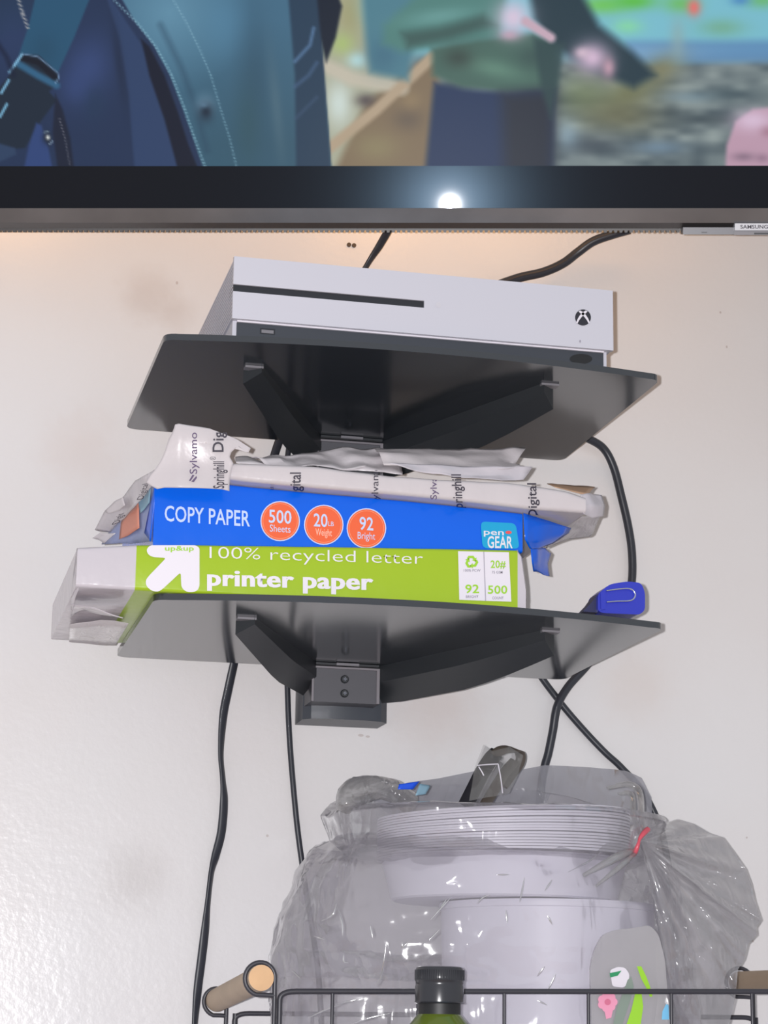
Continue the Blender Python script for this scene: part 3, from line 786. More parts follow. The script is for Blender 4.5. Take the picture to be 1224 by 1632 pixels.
for a, b in (((771, 879), (774, 958)), ((731, 917), (813, 919.5))):
    dx, dy = (0.6, 0) if a[0] == 771 else (0, 0.6)
    decal('rule', [(a[0]-dx, a[1]-dy), (a[0]+dx, a[1]-dy), (b[0]+dx, b[1]+dy), (b[0]-dx, b[1]+dy)], SGr2, M['grey_print'], pn)
for k in range(3):          # the three bent arrows of the recycling sign
    a0 = math.radians(-90+120*k)
    pts = []
    for (u, v) in ((-4.6, -9.4), (3.0, -9.4), (5.4, -5.6), (8.0, -6.6), (6.2, -0.4), (0.4, -2.6), (2.6, -3.6), (1.2, -5.6), (-2.8, -5.6), (-4.2, -3.6), (-7.2, -5.4)):
        c, s = math.cos(math.radians(120*k)), math.sin(math.radians(120*k))
        pts.append((751.5+(u*c-v*s)*1.05, 895.5+(u*s+v*c)*1.05))
    decal('recycling_arrow', pts, SGr2, M['green_print'], pn)
letter('panel_text', '100% PCW', SGr2, 739, 911, 27, 4, M['grey_print'], pn, bold=0.02)
letter('panel_text', '20#', SGr2, 782, 905, 24, 11.5, M['green_print'], pn, bold=0.03)
letter('panel_text', '75 GSM', SGr2, 784, 914, 17, 4, M['grey_print'], pn, bold=0.02)
letter('panel_text', '92', SGr2, 741.5, 945, 22, 13, M['green_print'], pn, bold=0.03)
letter('panel_text', 'BRIGHT', SGr2, 742.5, 953, 20, 4.2, M['grey_print'], pn, bold=0.02)
letter('panel_text', '500', SGr2, 777.5, 946, 31, 12.5, M['green_print'], pn, bold=0.03)
letter('panel_text', 'COUNT', SGr2, 784.5, 955, 18, 4.2, M['grey_print'], pn, bold=0.02)
# white right-hand end fold leaning back
def patch(name, pts, m, parent, thick=0.0004, sub=4, amp=0.0, smooth=35, zmin=-9):
    """crumpled sheet through (px, py, Y) points given as rows of equal length"""
    rows = [[P(*q) for q in r] for r in pts]
    nv, nu = len(rows)-1, len(rows[0])-1
    def fn(u, v):
        i = min(int(u*nu), nu-1); j = min(int(v*nv), nv-1); a = u*nu-i; b = v*nv-j
        p = (rows[j][i]*(1-a)+rows[j][i+1]*a)*(1-b)+(rows[j+1][i]*(1-a)+rows[j+1][i+1]*a)*b
        p = p+Vector((0, noise.noise(p*70)*amp, noise.noise(p*55+Vector((7, 3, 1)))*amp*0.5)); p.z = max(p.z, zmin)
        return p
    return sheet(name, fn, nu*sub, nv*sub, m, parent, smooth, thick)
patch('end_fold', [[(824, 876, -.3045), (832, 889, -.297), (838, 935, -.280)], [(826, 965, -.3045), (833, 964, -.297), (839, 958, -.280)]], M['poly_white'], gr)
# folded flaps under the overhanging left end
patch('end_fold', [[(113, 962, -.27), (150, 968, -.285), (196, 984, -.29)], [(113, 984, -.235), (130, 972, -.24), (196, 986, -.25)]], M['poly_white'], gr, amp=0.002)
patch('end_fold', [[(111, 996, -.20), (160, 988, -.20), (205, 994, -.22)], [(110, 1023, -.085), (150, 1026, -.085), (184, 1028, -.09)]], M['film_wrap'], gr, amp=0.002)
patch('end_fold', [[(123, 874, -.302), (117, 915, -.29), (113, 955, -.26)], [(125, 940, -.302), (121, 950, -.29), (114, 980, -.25)]], M['poly_white'], gr, amp=0.002)
adopt(gr)

# blue ream, middle
BYF = -0.2950
bl = thing('paper_ream', 'blue copy paper ream with orange round badges, middle of the stack', 'paper ream', (0.31, -0.19, 1.55))
bst = dens([(248, 761, 864, 0), (254, 762.5, 864, 0), (300, 765.5, 865, 0), (350, 770, 866, 0), (400, 775.5, 867, 0), (500, 785, 868, 0), (640, 797, 871, 0), (760, 809, 874, 0), (833, 818, 876, 0)])
gtop = [(P(s[0], s[1], GYF).x, P(s[0], s[1], GYF).z) for s in gst[:-2]]
gtop.append((gtop[-1][0]+0.01, gtop[-1][1]))
def on_top(st, Yf, tops, gap=0.0005):
    out = []
    for (px, pt, pb, m) in st:
        x = P(px, pt, Yf).x; z = interp(x, tops)+gap
        lo_, hi_ = pt, pt+300
        for _ in range(40):
            md = (lo_+hi_)/2
            if P(px, md, Yf).z > z: lo_ = md
            else: hi_ = md
        out.append((px, pt, lo_, m))
    return out
ream('wrapper', [M['blue_wrap']], bl, on_top(bst, BYF, gtop), BYF, 0.216, 0.0022)
SBl = lambda px, py: P(px, py, BYF-0.0006); SBl2 = lambda px, py: P(px, py, BYF-0.0009); SBl3 = lambda px, py: P(px, py, BYF-0.0011)
letter('title_line', 'COPY PAPER', SBl, 262.5, 830, 136, 24, M['pale_print'], bl, bold=0.012, slope=0.065)
for (cx, cy, big, small, wb, ws) in ((446.5, 830.5, '500', 'Sheets', 36, 33), (516, 836.5, '20', 'Weight', 22, 26), (584, 842, '92', 'Bright', 22, 28)):
    bd = decal('badge_rim', circ(cx, cy, 31.5, 32), SBl, M['pale_print'], bl)
    decal('badge_disc', circ(cx, cy, 29.8, 30.3), SBl2, M['orange_print'], bd)
    rg = circ(cx, cy, 27.8, 28.2, 40); ri = circ(cx, cy, 27.2, 27.6, 40)
    bm = bmesh.new(); va = [bm.verts.new(SBl3(*q)) for q in rg]; vb = [bm.verts.new(SBl3(*q)) for q in ri]
    for k in range(40): bm.faces.new((va[k], va[(k+1) % 40], vb[(k+1) % 40], vb[k]))
    from_bm('badge_ring', bm, mat('pale_orange', (250, 160, 120), 0.4), bd)
    off = -5 if big == '20' else 0
    letter('badge_number', big, SBl3, cx-wb/2+off, cy+2, wb, 20, M['pale_print'], bd, bold=0.012, slope=0.06)
    letter('badge_word', small, SBl3, cx-ws/2, cy+16.5, ws, 11, M['pale_print'] if small != 'Weight' else mat('pink_print_small', (250, 190, 170), 0.4), bd, slope=0.06)
    if big == '20':
        letter('badge_unit', 'LB', SBl3, cx+7, cy+1.5, 9, 7, M['pale_print'], bd, slope=0.06)
lg = decal('brand_patch', rnd_poly([(766, 831), (822, 834), (828, 874.5), (769, 873.5)], 8), SBl, M['teal_print'], bl)
letter('brand_word', 'pen', SBl2, 771, 852, 32, 9, M['white_print'], lg, bold=0.012, slope=0.03)
decal('brand_dot', circ(810.5, 848.5, 5, 2.6), SBl2, M['red_print'], lg)
letter('brand_word', 'GEAR', SBl2, 777, 873, 40, 18, M['white_print'], lg, bold=0.02, slope=0.01)
# folded wings of the blue wrapper at the right end
patch('end_fold', [[(834, 818, -.2946), (870, 829, -.285), (910, 842, -.262)], [(836, 860, -.2948), (856, 862, -.287), (906, 850, -.262)], [(845, 874, -.288), (860, 874, -.278), (880, 866, -.265)]], M['blue_wrap'], bl, amp=0.0015)
patch('end_fold', [[(846, 868, -.286), (856, 872, -.281), (868, 874, -.262), (878, 882, -.25)], [(848, 896, -.282), (856, 896, -.276), (866, 892, -.262), (873, 898, -.25)], [(850, 911, -.27), (857, 912, -.266), (866, 916, -.258), (876, 918, -.25)]], M['blue_wrap'], bl, amp=0.0015)
# left end: pale folded wrapper with faded print, running back
patch('end_fold', [[(248, 768, -.293), (222, 795, -.262), (165, 858, -.205)], [(246, 864, -.292), (224, 865, -.262), (162, 868, -.205)]], M['lilac_wrap'], bl, amp=0.002, zmin=1.5455)
patch('faded_print', [[(221, 800, -.265), (207, 812, -.251), (193, 832, -.237)], [(222, 842, -.265), (206, 852, -.251), (190, 860, -.235)]], M['orange_pale'], bl, amp=0.001)
patch('faded_print', [[(240, 778, -.287), (228, 790, -.272), (219, 800, -.263)], [(238, 800, -.287), (230, 812, -.274), (224, 818, -.267)]], M['teal_pale'], bl, amp=0.001)
patch('end_fold', [[(247, 772, -.2945), (240, 800, -.288), (230, 850, -.272)], [(247, 790, -.2945), (243, 832, -.29), (240, 864, -.288)]], M['blue_wrap'], bl, amp=0.001, zmin=1.5455)
adopt(bl)

# white ream on top, its wrapper torn open
WYF = -0.3080
wh = thing('paper_ream', 'white ream in a torn wrapper with black lettering, topmost of the stack', 'paper ream', (0.32, -0.19, 1.595))
wtop = [(366, 737), (400, 738), (500, 742), (540, 747), (620, 757), (700, 763), (800, 767), (862, 774), (905, 782), (934, 792)]
wbot = [(366, 768), (500, 777), (600, 787), (693, 797), (817, 810), (905, 818), (934, 818)]
wst = [(x, interp(x, wtop), interp(x, wbot), 0) for x in np.arange(366, 935, 8)]
wst = [(366, 741, 764, 0)]+wst[1:]
btop = [(P(q[0], q[1], BYF).x, P(q[0], q[1], BYF).z) for q in bst]
wst = [(q[0], q[1], min(q[2], k[2]), 0) for q, k in zip(wst, on_top(wst, WYF, btop, 0.0006))]
ream('wrapper', [M['ream_wrap']], wh, wst, WYF, 0.219, 0.0034, noise_amp=0.0012)
def SW(px, py):
    yb_ = interp(px, wbot)
    v = P(px, py, WYF-0.0008)
    if py > yb_-1:
        zb_ = P(px, yb_, WYF).z-0.0007
        v = PZ(px, py, zb_)
        if v.y < WYF-0.0008: v = P(px, py, WYF-0.0008)
        v.y = min(v.y, BYF-0.0012)
    return v
letter('lettering', 'Digital', SW, 478, 800, 47, 17, M['ink'], wh, bold=0.012, rot=90, cuts=10, slope=0.03)
letter('lettering', 'Sylvamo', SW, 603, 805, 64, 11, M['ink'], wh, bold=0.0, rot=90, cuts=10, keep=[((0.87, 0), (1, 0))])
letter('lettering', 'Sylvamo', SW, 696, 796, 60, 10, M['violet_ink'], wh, bold=0.005, rot=90, cuts=10, keep=[((0.52, 0), (1, 0))])
letter('lettering', 'Springhill', SW, 738, 818, 62, 15, M['ink'], wh, bold=0.014, rot=90, cuts=12, slope=-0.06)
letter('lettering', 'Digital', SW, 856, 826, 56, 14, M['ink'], wh, bold=0.012, rot=90, cuts=10, slope=-0.03)
letter('lettering', 'Sylvamo', SW, 436, 802, 40, 8, M['violet_ink'], wh, rot=90, cuts=8, keep=[((0.65, 0), (1, 0))])
# the open end of the wrapper standing up at the left front
FL = lambda px, py: P(px, py, -0.3105-0.00002*max(0, 770-py)+0.00016*max(0, 285-px))
frow = []
for (y, xl_, xr_) in ((674, 279, 340), (681, 277, 380), (691, 273, 400), (699, 269, 396), (706, 266, 380), (716, 263, 369), (724, 260, 366), (734, 255, 372), (745, 248, 369), (757, 238, 367), (768, 232, 366), (778, 250, 366)):
    frow.append([(xl_+(xr_-xl_)*k/10, y+(xl_+(xr_-xl_)*k/10-279)*(0.17 if y < 700 else 0.02)+(2.5 if k in (0, 10) else 0)) for k in range(11)])
def flap_fn(u, v):
    nv = len(frow)-1; j = min(int(v*nv), nv-1); b = v*nv-j; i = min(int(u*10), 9); a = u*10-i
    q = [frow[j][i][c]*(1-a)*(1-b)+frow[j][i+1][c]*a*(1-b)+frow[j+1][i][c]*(1-a)*b+frow[j+1][i+1][c]*a*b for c in (0, 1)]
    p = FL(*q); return p+Vector((0, noise.noise(p*40)*0.003, 0))
sheet('torn_flap', flap_fn, 30, 33, M['ream_wrap'], wh, 50, 0.0004)
SFl = lambda px, py: FL(px, py)+Vector((0, -0.0030, 0))
letter('lettering', 'Sylvamo', SFl, 313, 757, 66, 11.5, M['violet_ink'], wh, bold=0.006, rot=90, slope=0.0)
decal('emblem', [(304, 769), (312, 760), (313, 763), (308, 770)], SFl, M['violet_ink'], wh)
decal('emblem', [(300, 768), (306, 758), (309, 759), (303, 768)], SFl, M['violet_ink'], wh)
letter('lettering', 'Springhill', SFl, 356, 780, 43, 17, M['ink'], wh, bold=0.014, rot=90)
letter('lettering', 'Digital', SFl, 355, 722, 62, 17, M['ink'], wh, bold=0.014, rot=90, keep=[((0.50, 0), (1, 0))])
letter('lettering', '®', SFl, 343, 735, 6, 9, M['ink'], wh, rot=90)
# grey folded end draping back down the left side
patch('end_fold', [[(252, 744, -.304), (229, 760, -.292), (216, 766, -.278), (197, 792, -.255), (166, 815, -.232), (151, 843, -.215)],
                   [(250, 766, -.300), (232, 786, -.284), (215, 806, -.268), (200, 824, -.248), (186, 836, -.235), (176, 847, -.22)]], M['film_wrap'], wh, amp=0.004, sub=6)
patch('end_fold', [[(160, 848, -.222), (170, 850, -.224), (185, 850, -.23)], [(147, 858, -.215), (156, 859, -.217), (166, 866, -.22)]], M['film_wrap'], wh, amp=0.002)
patch('end_fold', [[(196, 793, -.262), (182, 800, -.25), (167, 814, -.236)], [(199, 806, -.262), (190, 815, -.252), (171, 818, -.24)]], M['ream_wrap'], wh, amp=0.002)
SE = lambda px, py: P(px, py, -0.30+0.00085*max(0, 250-px)-0.008)
letter('lettering', 'Digital', SE, 228, 795, 25, 10, M['ink'], wh, rot=90, slope=0.35, lean=0.2)
letter('lettering', 'Digital', SE, 190, 833, 22, 12, M['ink'], wh, rot=90, slope=0.5, lean=0.3, keep=[((0.72, 0), (1, 0))])
# right end: crumpled white fold above a hanging grey wing
patch('end_fold', [[(926, 788, -.304), (940, 785, -.296), (958, 790, -.285)], [(922, 804, -.306), (944, 806, -.300), (963, 808, -.286)], [(929, 820, -.304), (945, 826, -.297), (962, 822, -.285)]], M['poly_white'], wh, amp=0.004, sub=6)
patch('end_fold', [[(842, 814, -.270), (880, 819, -.262), (926, 822, -.255), (956, 824, -.25)], [(852, 822, -.258), (890, 834, -.25), (925, 838, -.242), (950, 836, -.235)], [(880, 846, -.24), (912, 848, -.235), (926, 848, -.23), (944, 852, -.225)],
                   [(870, 872, -.225), (884, 866, -.225), (905, 860, -.22), (940, 855, -.22)]], M['film_wrap'], wh, amp=0.003, sub=6)
patch('tan_corner', [[(872, 771, -.27), (905, 773, -.24), (948, 776, -.22)], [(885, 777, -.295), (912, 783, -.285), (936, 789, -.28)]], M['tan_card'], wh, amp=0.001)
# grey film and loose white plies lying on top, under the upper shelf
patch('torn_film', [[(400, 731, -.285), (470, 725, -.27), (545, 716, -.26), (600, 714, -.26), (640, 716, -.26)], [(415, 733, -.295), (480, 733, -.285), (545, 730, -.278), (590, 728, -.278), (640, 730, -.278)],
                    [(430, 741, -.304), (500, 743, -.300), (548, 748, -.296), (600, 755, -.296), (640, 757, -.296)]], mat('grey_wrapper_inside', (196, 190, 194), 0.3, bump=(40, 0.5, 0.004)), wh, amp=0.006, sub=7)
patch('torn_flap', [[(375, 729, -.27), (395, 727, -.26), (420, 737, -.25)], [(376, 737, -.304), (400, 739, -.304), (425, 741, -.300)]], M['white_paper'], wh, amp=0.002)
patch('torn_flap', [[(540, 742, -.26), (560, 732, -.25), (585, 730, -.25)], [(541, 747, -.300), (565, 747, -.30), (582, 744, -.295)]], M['white_paper'], wh, amp=0.004, sub=6)
patch('torn_flap', [[(597, 716, -.275), (700, 716, -.27), (800, 715, -.265), (839, 714, -.26)], [(604, 722, -.30), (700, 728, -.29), (790, 734, -.28), (822, 738, -.275)], [(612, 742, -.308), (700, 745, -.303), (800, 748, -.297), (830, 744, -.292)]], M['ream_wrap'], wh, amp=0.003, sub=6)
patch('torn_flap', [[(618, 738, -.306), (690, 741, -.304), (760, 743, -.30), (848, 745, -.29)], [(650, 748, -.308), (700, 754, -.306), (770, 758, -.302), (842, 754, -.29)], [(690, 757, -.307), (730, 760, -.306), (800, 764, -.302), (834, 764, -.292)]], M['poly_white'], wh, amp=0.003, sub=6)
adopt(wh)

# ------------------------------------------------------------------ tape measure at the right end of the lower shelf
tp = thing('tape_measure', 'small blue tape measure with a wire belt clip on the lower shelf', 'tape measure', (0.545, -0.28, ZL+TH/2))
TY = -0.294
out = rnd_poly([(953, 973), (953, 946), (972, 931), (1000, 926.5), (1022, 929), (1028, 944), (1028, 972), (1020, 979.5), (960, 977)], 7, 5)
def extr(name, pts, Y0, Y1, m, parent, bev=None, shrink=1.0):
    c = np.mean(np.array(pts), axis=0)
    f = [P(x, y, Y0) for x, y in pts]
    bm = bmesh.new(); a = [bm.verts.new(p) for p in f]; b = [bm.verts.new((p.x, Y1, p.z)) for p in f]
    n = len(pts); bm.faces.new(a); bm.faces.new(b[::-1])
    for i in range(n): bm.faces.new((a[i], a[(i+1) % n], b[(i+1) % n], b[i]))
    return from_bm(name, bm, m, parent, 40, bev)
extr('case', out, TY, TY+0.024, M['tape_blue'], tp, (0.0022, 3))
extr('nose', [(929, 974.5), (942, 961), (953, 946), (962, 940), (962, 977)], TY+0.004, TY+0.020, M['tape_dark'], tp, (0.0012, 2))
extr('side_panel', rnd_poly([(957, 944), (965, 940), (966, 971), (958, 972)], 2), TY-0.0012, TY+0.003, M['tape_blue'], tp, (0.0006, 2))
cp = [(966.5, 941.5), (985, 939), (1001, 938), (1009, 941), (1012.5, 948), (1009, 955), (1001, 957.8), (985, 958.2), (967, 959.5)]
tube('belt_clip', spline([P(x, y, TY-0.0020) for x, y in cp], 6), 0.00062, M['chrome'], tp, seg=8)
adopt(tp)

# ------------------------------------------------------------------ cables
def cable(name, pts, r, label, m=None, flat=None, n=10):
    bm = bmesh.new(); bm_tube(bm, spline([P(*q) for q in pts], n), r, seg=12, flat=flat)
    return tag(from_bm(name, bm, m or M['cable'], None, 60), label, 'cable')
cable('power_cord', [(622, 362, -.045), (604, 393, -.03), (584, 424, -.02), (540, 500, -.012), (490, 610, -.012), (447, 697, -.012), (424, 780, -.012), (400, 900, -.012), (382, 1010, -.012), (374, 1052, -.012), (364, 1098, -.009), (356, 1140, -.008), (352, 1200, -.006), (355, 1240, -.006), (357, 1275, -.006), (353, 1325, -.006), (344, 1362, -.006), (337, 1390, -.006), (332, 1430, -.006), (327, 1480, -.006), (321, 1530, -.006), (315, 1578, -.006), (310, 1640, -.006), (304, 1740, -.006), (300, 1850, -.006)], 0.0041,
      'flat black power cord hanging down the wall at far left', flat=(lambda t: (1, 0.35+1.6*math.sin(t*15)**4, 0), 0.0020))
cable('thin_cord', [(488, 640, -.004), (460, 715, -.004), (456, 850, -.004), (455, 1000, -.004), (458, 1095, -.004), (460, 1150, -.004), (463, 1200, -.004), (468, 1260, -.005), (474, 1320, -.005), (482, 1380, -.005), (489, 1430, -.005), (497, 1478, -.005), (508, 1560, -.005), (515, 1700, -.005), (517, 1850, -.005)], 0.0025,
      'thin black cord behind the bracket disappearing behind the plastic bag', flat=((1, 0.2, 0), 0.0022))
cable('hdmi_cable', [(1003, 366, -.05), (975, 374, -.04), (945, 385, -.03), (921, 402, -.022), (897, 420, -.018), (865, 434, -.016), (820, 445, -.016), (760, 470, -.016), (690, 520, -.016)], 0.0042,
      'thick black cable from the television down behind the right of the console')
cable('long_cable', [(760, 640, -.02), (830, 665, -.02), (900, 684, -.018), (937, 699, -.014), (962, 715, -.010), (978, 745, -.008), (990, 790, -.007), (1001, 838, -.006), (1007, 880, -.006), (1007, 925, -.006), (998, 970, -.007), (975, 1010, -.008), (936, 1060, -.009), (905, 1095, -.010), (888, 1126, -.012), (881, 1165, -.010), (874, 1200, -.008), (868, 1222, -.007), (862, 1260, -.006), (858, 1330, -.006), (856, 1500, -.006), (856, 1850, -.006)], 0.0037,
      'black cable looping out right of the upper shelf, down behind the tape measure')
cable('crossing_cable', [(565, 845, -.020), (610, 850, -.012), (700, 870, -.007), (770, 910, -.006), (815, 980, -.006), (838, 1040, -.006), (864, 1081, -.006), (884, 1108, -.0045), (907, 1137, -.004), (938, 1172, -.004), (965, 1200, -.005), (992, 1225, -.005), (1030, 1270, -.005), (1060, 1350, -.005), (1075, 1500, -.005), (1080, 1850, -.005)], 0.0030,
      'black cable from under the lower shelf crossing another and running down right')

# ------------------------------------------------------------------ wire basket
bk = thing('wire_basket', 'dark wire basket with wooden dowel handles, in front at the bottom', 'basket', (0.5, -0.13, TZ))
FYB, BYB = -0.235, -0.030
fl = P(446, 1580, FYB); fr = P(1392, 1574, FYB); bl_ = P(374, 1615, BYB); br_ = P(1203, 1606, BYB)
br_.z = bl_.z+0.004; fr.z = fl.z+0.0085
def seg(a, b, t): return a*(1-t)+b*t
RW = 0.0021; VW = 0.00135
rc = 0.006
def ring_pts(zz=None):
    out = []
    for (a, b, c) in ((bl_, fl, fr), (fl, fr, br_), (fr, br_, bl_), (br_, bl_, fl)):
        d1 = (a-b).normalized()*rc*1.6; d2 = (c-b).normalized()*rc*1.6
        for k in range(6):
            t = k/5; out.append((b+d1)*(1-t)**2+b*2*t*(1-t)+(b+d2)*t*t)
    return out
rim_pts = ring_pts()
for (a, b) in ((fl, fr), (bl_, br_)):                  # front and back frames: one bent wire each
    d = (b-a).normalized(); dn = Vector((0, 0, -1)); pts = [Vector((a.x, a.y, TZ+0.004))]
    for k in range(7):
        t = k/6; pts.append((a+dn*rc)*(1-t)**2+a*2*t*(1-t)+(a+d*rc*2)*t*t)
    for k in range(7):
        t = k/6; pts.append((b-d*rc*2)*(1-t)**2+b*2*t*(1-t)+(b+dn*rc)*t*t)
    pts.append(Vector((b.x, b.y, TZ+0.004)))
    tube('rim', pts, RW, M['wire'], bk, seg=10)
zb = TZ+0.004
base_pts = [Vector((p.x, p.y, zb)) for p in rim_pts]
tube('base_ring', base_pts, RW, M['wire'], bk, closed=True, seg=8)
zm = TZ+0.12
tube('middle_ring', [Vector((p.x, p.y+(0.0), zm)) for p in rim_pts], VW, M['wire'], bk, closed=True, seg=8)
def upright(p, r=VW, name='upright'):
    return tube(name, [p, Vector((p.x, p.y, zb))], r, M['wire'], bk, seg=8)
for px in (530, 666.5, 803.5, 937.5, 1069.5, 1198, 1330):
    q = P(px, 1578, FYB); q.z = interp(q.x, [(fl.x, fl.z), (fr.x, fr.z)]); upright(q)
for k in range(1, 7): upright(seg(bl_, br_, k/7))
for k in range(1, 10): tube('floor_wire', [Vector((seg(fl, fr, k/10).x, FYB, zb)), Vector((seg(bl_, br_, k/10).x, BYB, zb))], VW, M['wire'], bk, seg=6)
tube('upright', [bl_+Vector((0.0005, 0, 0)), Vector((bl_.x, bl_.y, zb))], RW, M['wire'], bk, seg=8)
tube('upright', [br_, Vector((br_.x, br_.y, zb))], 0.0026, M['wire'], bk, seg=8)
def handle(front, back, R, side, fz, bz_, stemf, stemb):
    ax = (back-front)
    h = bmesh.new(); bm_tube(h, [front+Vector((0, -0.0008, 0)), front+ax*0.005, front+ax*0.5, back], R, seg=28)
    d = from_bm('dowel', h, M['oak_side'], bk, 40)
    bm = bmesh.new(); n = 28; vs = [bm.verts.new((front.x+R*0.985*math.cos(2*math.pi*k/n), front.y-0.0012, front.z+R*0.985*math.sin(2*math.pi*k/n))) for k in range(n)]
    bm.faces.new(vs); from_bm('dowel_end', bm, M['oak'], d)
    for (c, sx, z1) in ((front, stemf, fz), (back, stemb, bz_)):
        y = c.y + (0.0004 if c is front else -0.001); r2 = R+0.0030
        pts = [Vector((sx, y, z1-0.06)), Vector((sx, y, c.z))]
        s = 1 if sx > c.x else -1
        r3 = abs(sx-c.x)
        for k in range(1, 22):
            a = math.pi*1.42*k/21
            rr = r3+(r2-r3)*k/21
            pts.append(Vector((c.x+s*rr*math.cos(a), y, c.z+rr*math.sin(a))))
        pts.append(Vector((c.x+s*r2*0.25, y, c.z-r2*0.97))); pts.append(Vector((sx, y, c.z-r2*1.0)))
        tube('handle_loop', pts, 0.0017, M['wire'], bk, seg=8)
fc = P(416, 1558.5, FYB-0.001); bc = P(346, 1594, BYB)
handle(fc, bc, 0.0093, 1, fl.z, bl_.z, P(437.5, 1575, FYB).x, P(360.5, 1600, BYB).x)
fc2 = P(1418, 1520, FYB-0.001); bc2 = P(1178, 1566, BYB)
fc2 = Vector((bc2.x+(fc.x-bc.x)*-0.25, FYB-0.001, fc.z+0.008))
handle(fc2, bc2, 0.0093, -1, fr.z, br_.z, fc2.x-0.0105, bc2.x+0.012)
adopt(bk)

# ------------------------------------------------------------------ foam plates, one object each
PCX, PCY = P(803, 1320, -0.122).x, -0.122
def plate_mesh():
    R = 0.1015; seg_ = 64
    prof = [(0.0, 0.0), (R*0.62, 0.0), (R*0.70, 0.0012), (R*0.80, 0.0085), (R*0.90, 0.0115), (R*0.985, 0.0120), (R, 0.0119), (R, 0.0102), (R*0.992, 0.0102), (R*0.984, 0.0109), (R*0.90, 0.0104), (R*0.805, 0.0074), (R*0.705, 0.0001), (R*0.62, -0.0011), (0.0, -0.0011)]
    vs, fs = [], []
    for (r, z) in prof:
        for k in range(seg_): vs.append((r*math.cos(2*math.pi*k/seg_), r*math.sin(2*math.pi*k/seg_), z))
    for i in range(len(prof)-1):
        for k in range(seg_): fs.append((i*seg_+k, i*seg_+(k+1) % seg_, (i+1)*seg_+(k+1) % seg_, (i+1)*seg_+k))
    return vs, fs
vs, fs = plate_mesh()
pl0 = mesh('foam_plate', vs, fs, M['foam'], None, 40)
plate_me = pl0.data
zt1 = P(803, 1276, PCY-0.1015).z; zb1 = P(803, 1351, PCY-0.1015).z
zt2 = P(803, 1437, PCY-0.1015).z
def put_plate(o, x, y, z, tilt, label, group):
    o.location = (x, y, z); o.rotation_euler = (0, -tilt, random.random()*0.2)
    tag(o, label, 'plate', group)
NP1 = 15
ORD = ['topmost', 'second from the top', 'third from the top', 'fourth from the top', 'fifth from the top', 'sixth from the top', 'seventh from the top', 'eighth, the middle one',
       'seventh from the bottom', 'sixth from the bottom', 'fifth from the bottom', 'fourth from the bottom', 'third from the bottom', 'second from the bottom', 'lowest']
for i in range(NP1):
    o = pl0 if i == 0 else pl0.copy()
    if i: COL.objects.link(o)
    t = i/(NP1-1)
    put_plate(o, PCX, PCY, zb1+0.001-0.0105+(zt1-zb1-0.0035)*t, math.radians(0.9+1.9*t),
              'white foam plate in the tied upper bag, %s in the stack' % ORD[NP1-1-i], 'foam plates in the upper bag')
# white bowl and tub under them, inside the lower bag
z1 = zb1-0.0130; z2 = P(872, 1430, -0.21).z
bw = thing('foam_bowl', 'wide white foam bowl between the stacked plates and the tub, in the lower bag', 'bowl', (PCX, PCY, z2+0.0006))
h_ = zb1-z2
lathe('bowl_body', [(0.0, 0.0006), (0.088, 0.0006), (0.090, 0.002), (0.0965, h_*0.75), (0.0985, h_-0.003), (0.1008, h_-0.0022), (0.1008, h_-0.0012), (0.0985, h_-0.0014), (0.092, h_-0.0042), (0.083, h_-0.0072), (0.073, h_-0.0150), (0.0, h_-0.0152)], (PCX, PCY, z2), M['foam'], bw, cap=False, seg=72)
adopt(bw)
tcx, tcy = P(872, 1480, -0.125).x, -0.126
ztb = TZ+0.008
tu = thing('tub', 'smooth white round tub inside the lower clear bag, under the plates', 'tub', (tcx, tcy, ztb))
lathe('tub_body', [(0.0, ztb-z2), (0.074, ztb-z2), (0.078, ztb-z2+0.004), (0.0850, -0.006), (0.0852, -0.004)], (tcx, tcy, z2), M['foam'], tu, cap=False, seg=72)
lathe('tub_rim', [(0.0845, -0.0065), (0.0862, -0.0060), (0.0868, -0.003), (0.0862, -0.0006), (0.0, -0.0002)], (tcx, tcy, z2), M['foam'], tu, cap=False, seg=72)
adopt(tu)

# ------------------------------------------------------------------ plastic bags
def crease(p, f, amp, seed):
    q = p*f+Vector((seed, seed*1.7, -seed)); a = 1-abs(noise.noise(q))*2
    b = 1-abs(noise.noise(q*2.3+Vector((5, 1, 9))))*2
    return amp*(a*0.65+b*0.35)
def bag(name, rings, m, parent, seg=150, per=9, amp=0.0045, f=20, seed=1.0, close_top=False, fold=None):
    """rings: (z, x left, x right, y front, y back, z lift at the back)"""
    Z = [r[0] for r in rings]; N = (len(rings)-1)*per+1
    vs, fs = [], []
    for j in range(N):
        u = j/per; i = min(int(u), len(rings)-2); t = u-i; t = t*t*(3-2*t)*0.5+t*0.5
        z, xa, xb, yf, yb, lift = [rings[i][c]*(1-t)+rings[i+1][c]*t for c in range(6)]
        for k in range(seg):
            a = 2*math.pi*k/seg; ca, sa = math.cos(a), math.sin(a)
            e = 0.86; sx = math.copysign(abs(ca)**e, ca); sy = math.copysign(abs(sa)**e, sa)
            p = Vector(((xa+xb)/2+(xb-xa)/2*sx, (yf+yb)/2+(yb-yf)/2*sy, z+lift*max(0, sy)**1.2))
            nr = Vector((ca, sa, 0)); d = crease(p, f, amp, seed)+crease(p, f*2.6, amp*0.35, seed+3)
            p += nr*d*(0.4 if sy > 0.6 else 1) + Vector((0, 0, crease(p, f*1.3, amp*0.5, seed+9)))
            p.y = min(p.y, -0.004)
            vs.append(p)
    for j in range(N-1):
        for k in range(seg): fs.append((j*seg+k, j*seg+(k+1) % seg, (j+1)*seg+(k+1) % seg, (j+1)*seg+k))
    return mesh(name, vs, fs, m, parent, 70)
def X(px, py, Y=-0.122): return P(px, py, Y).x
def Zc(py, Y=-0.122): return P(800, py, Y).z
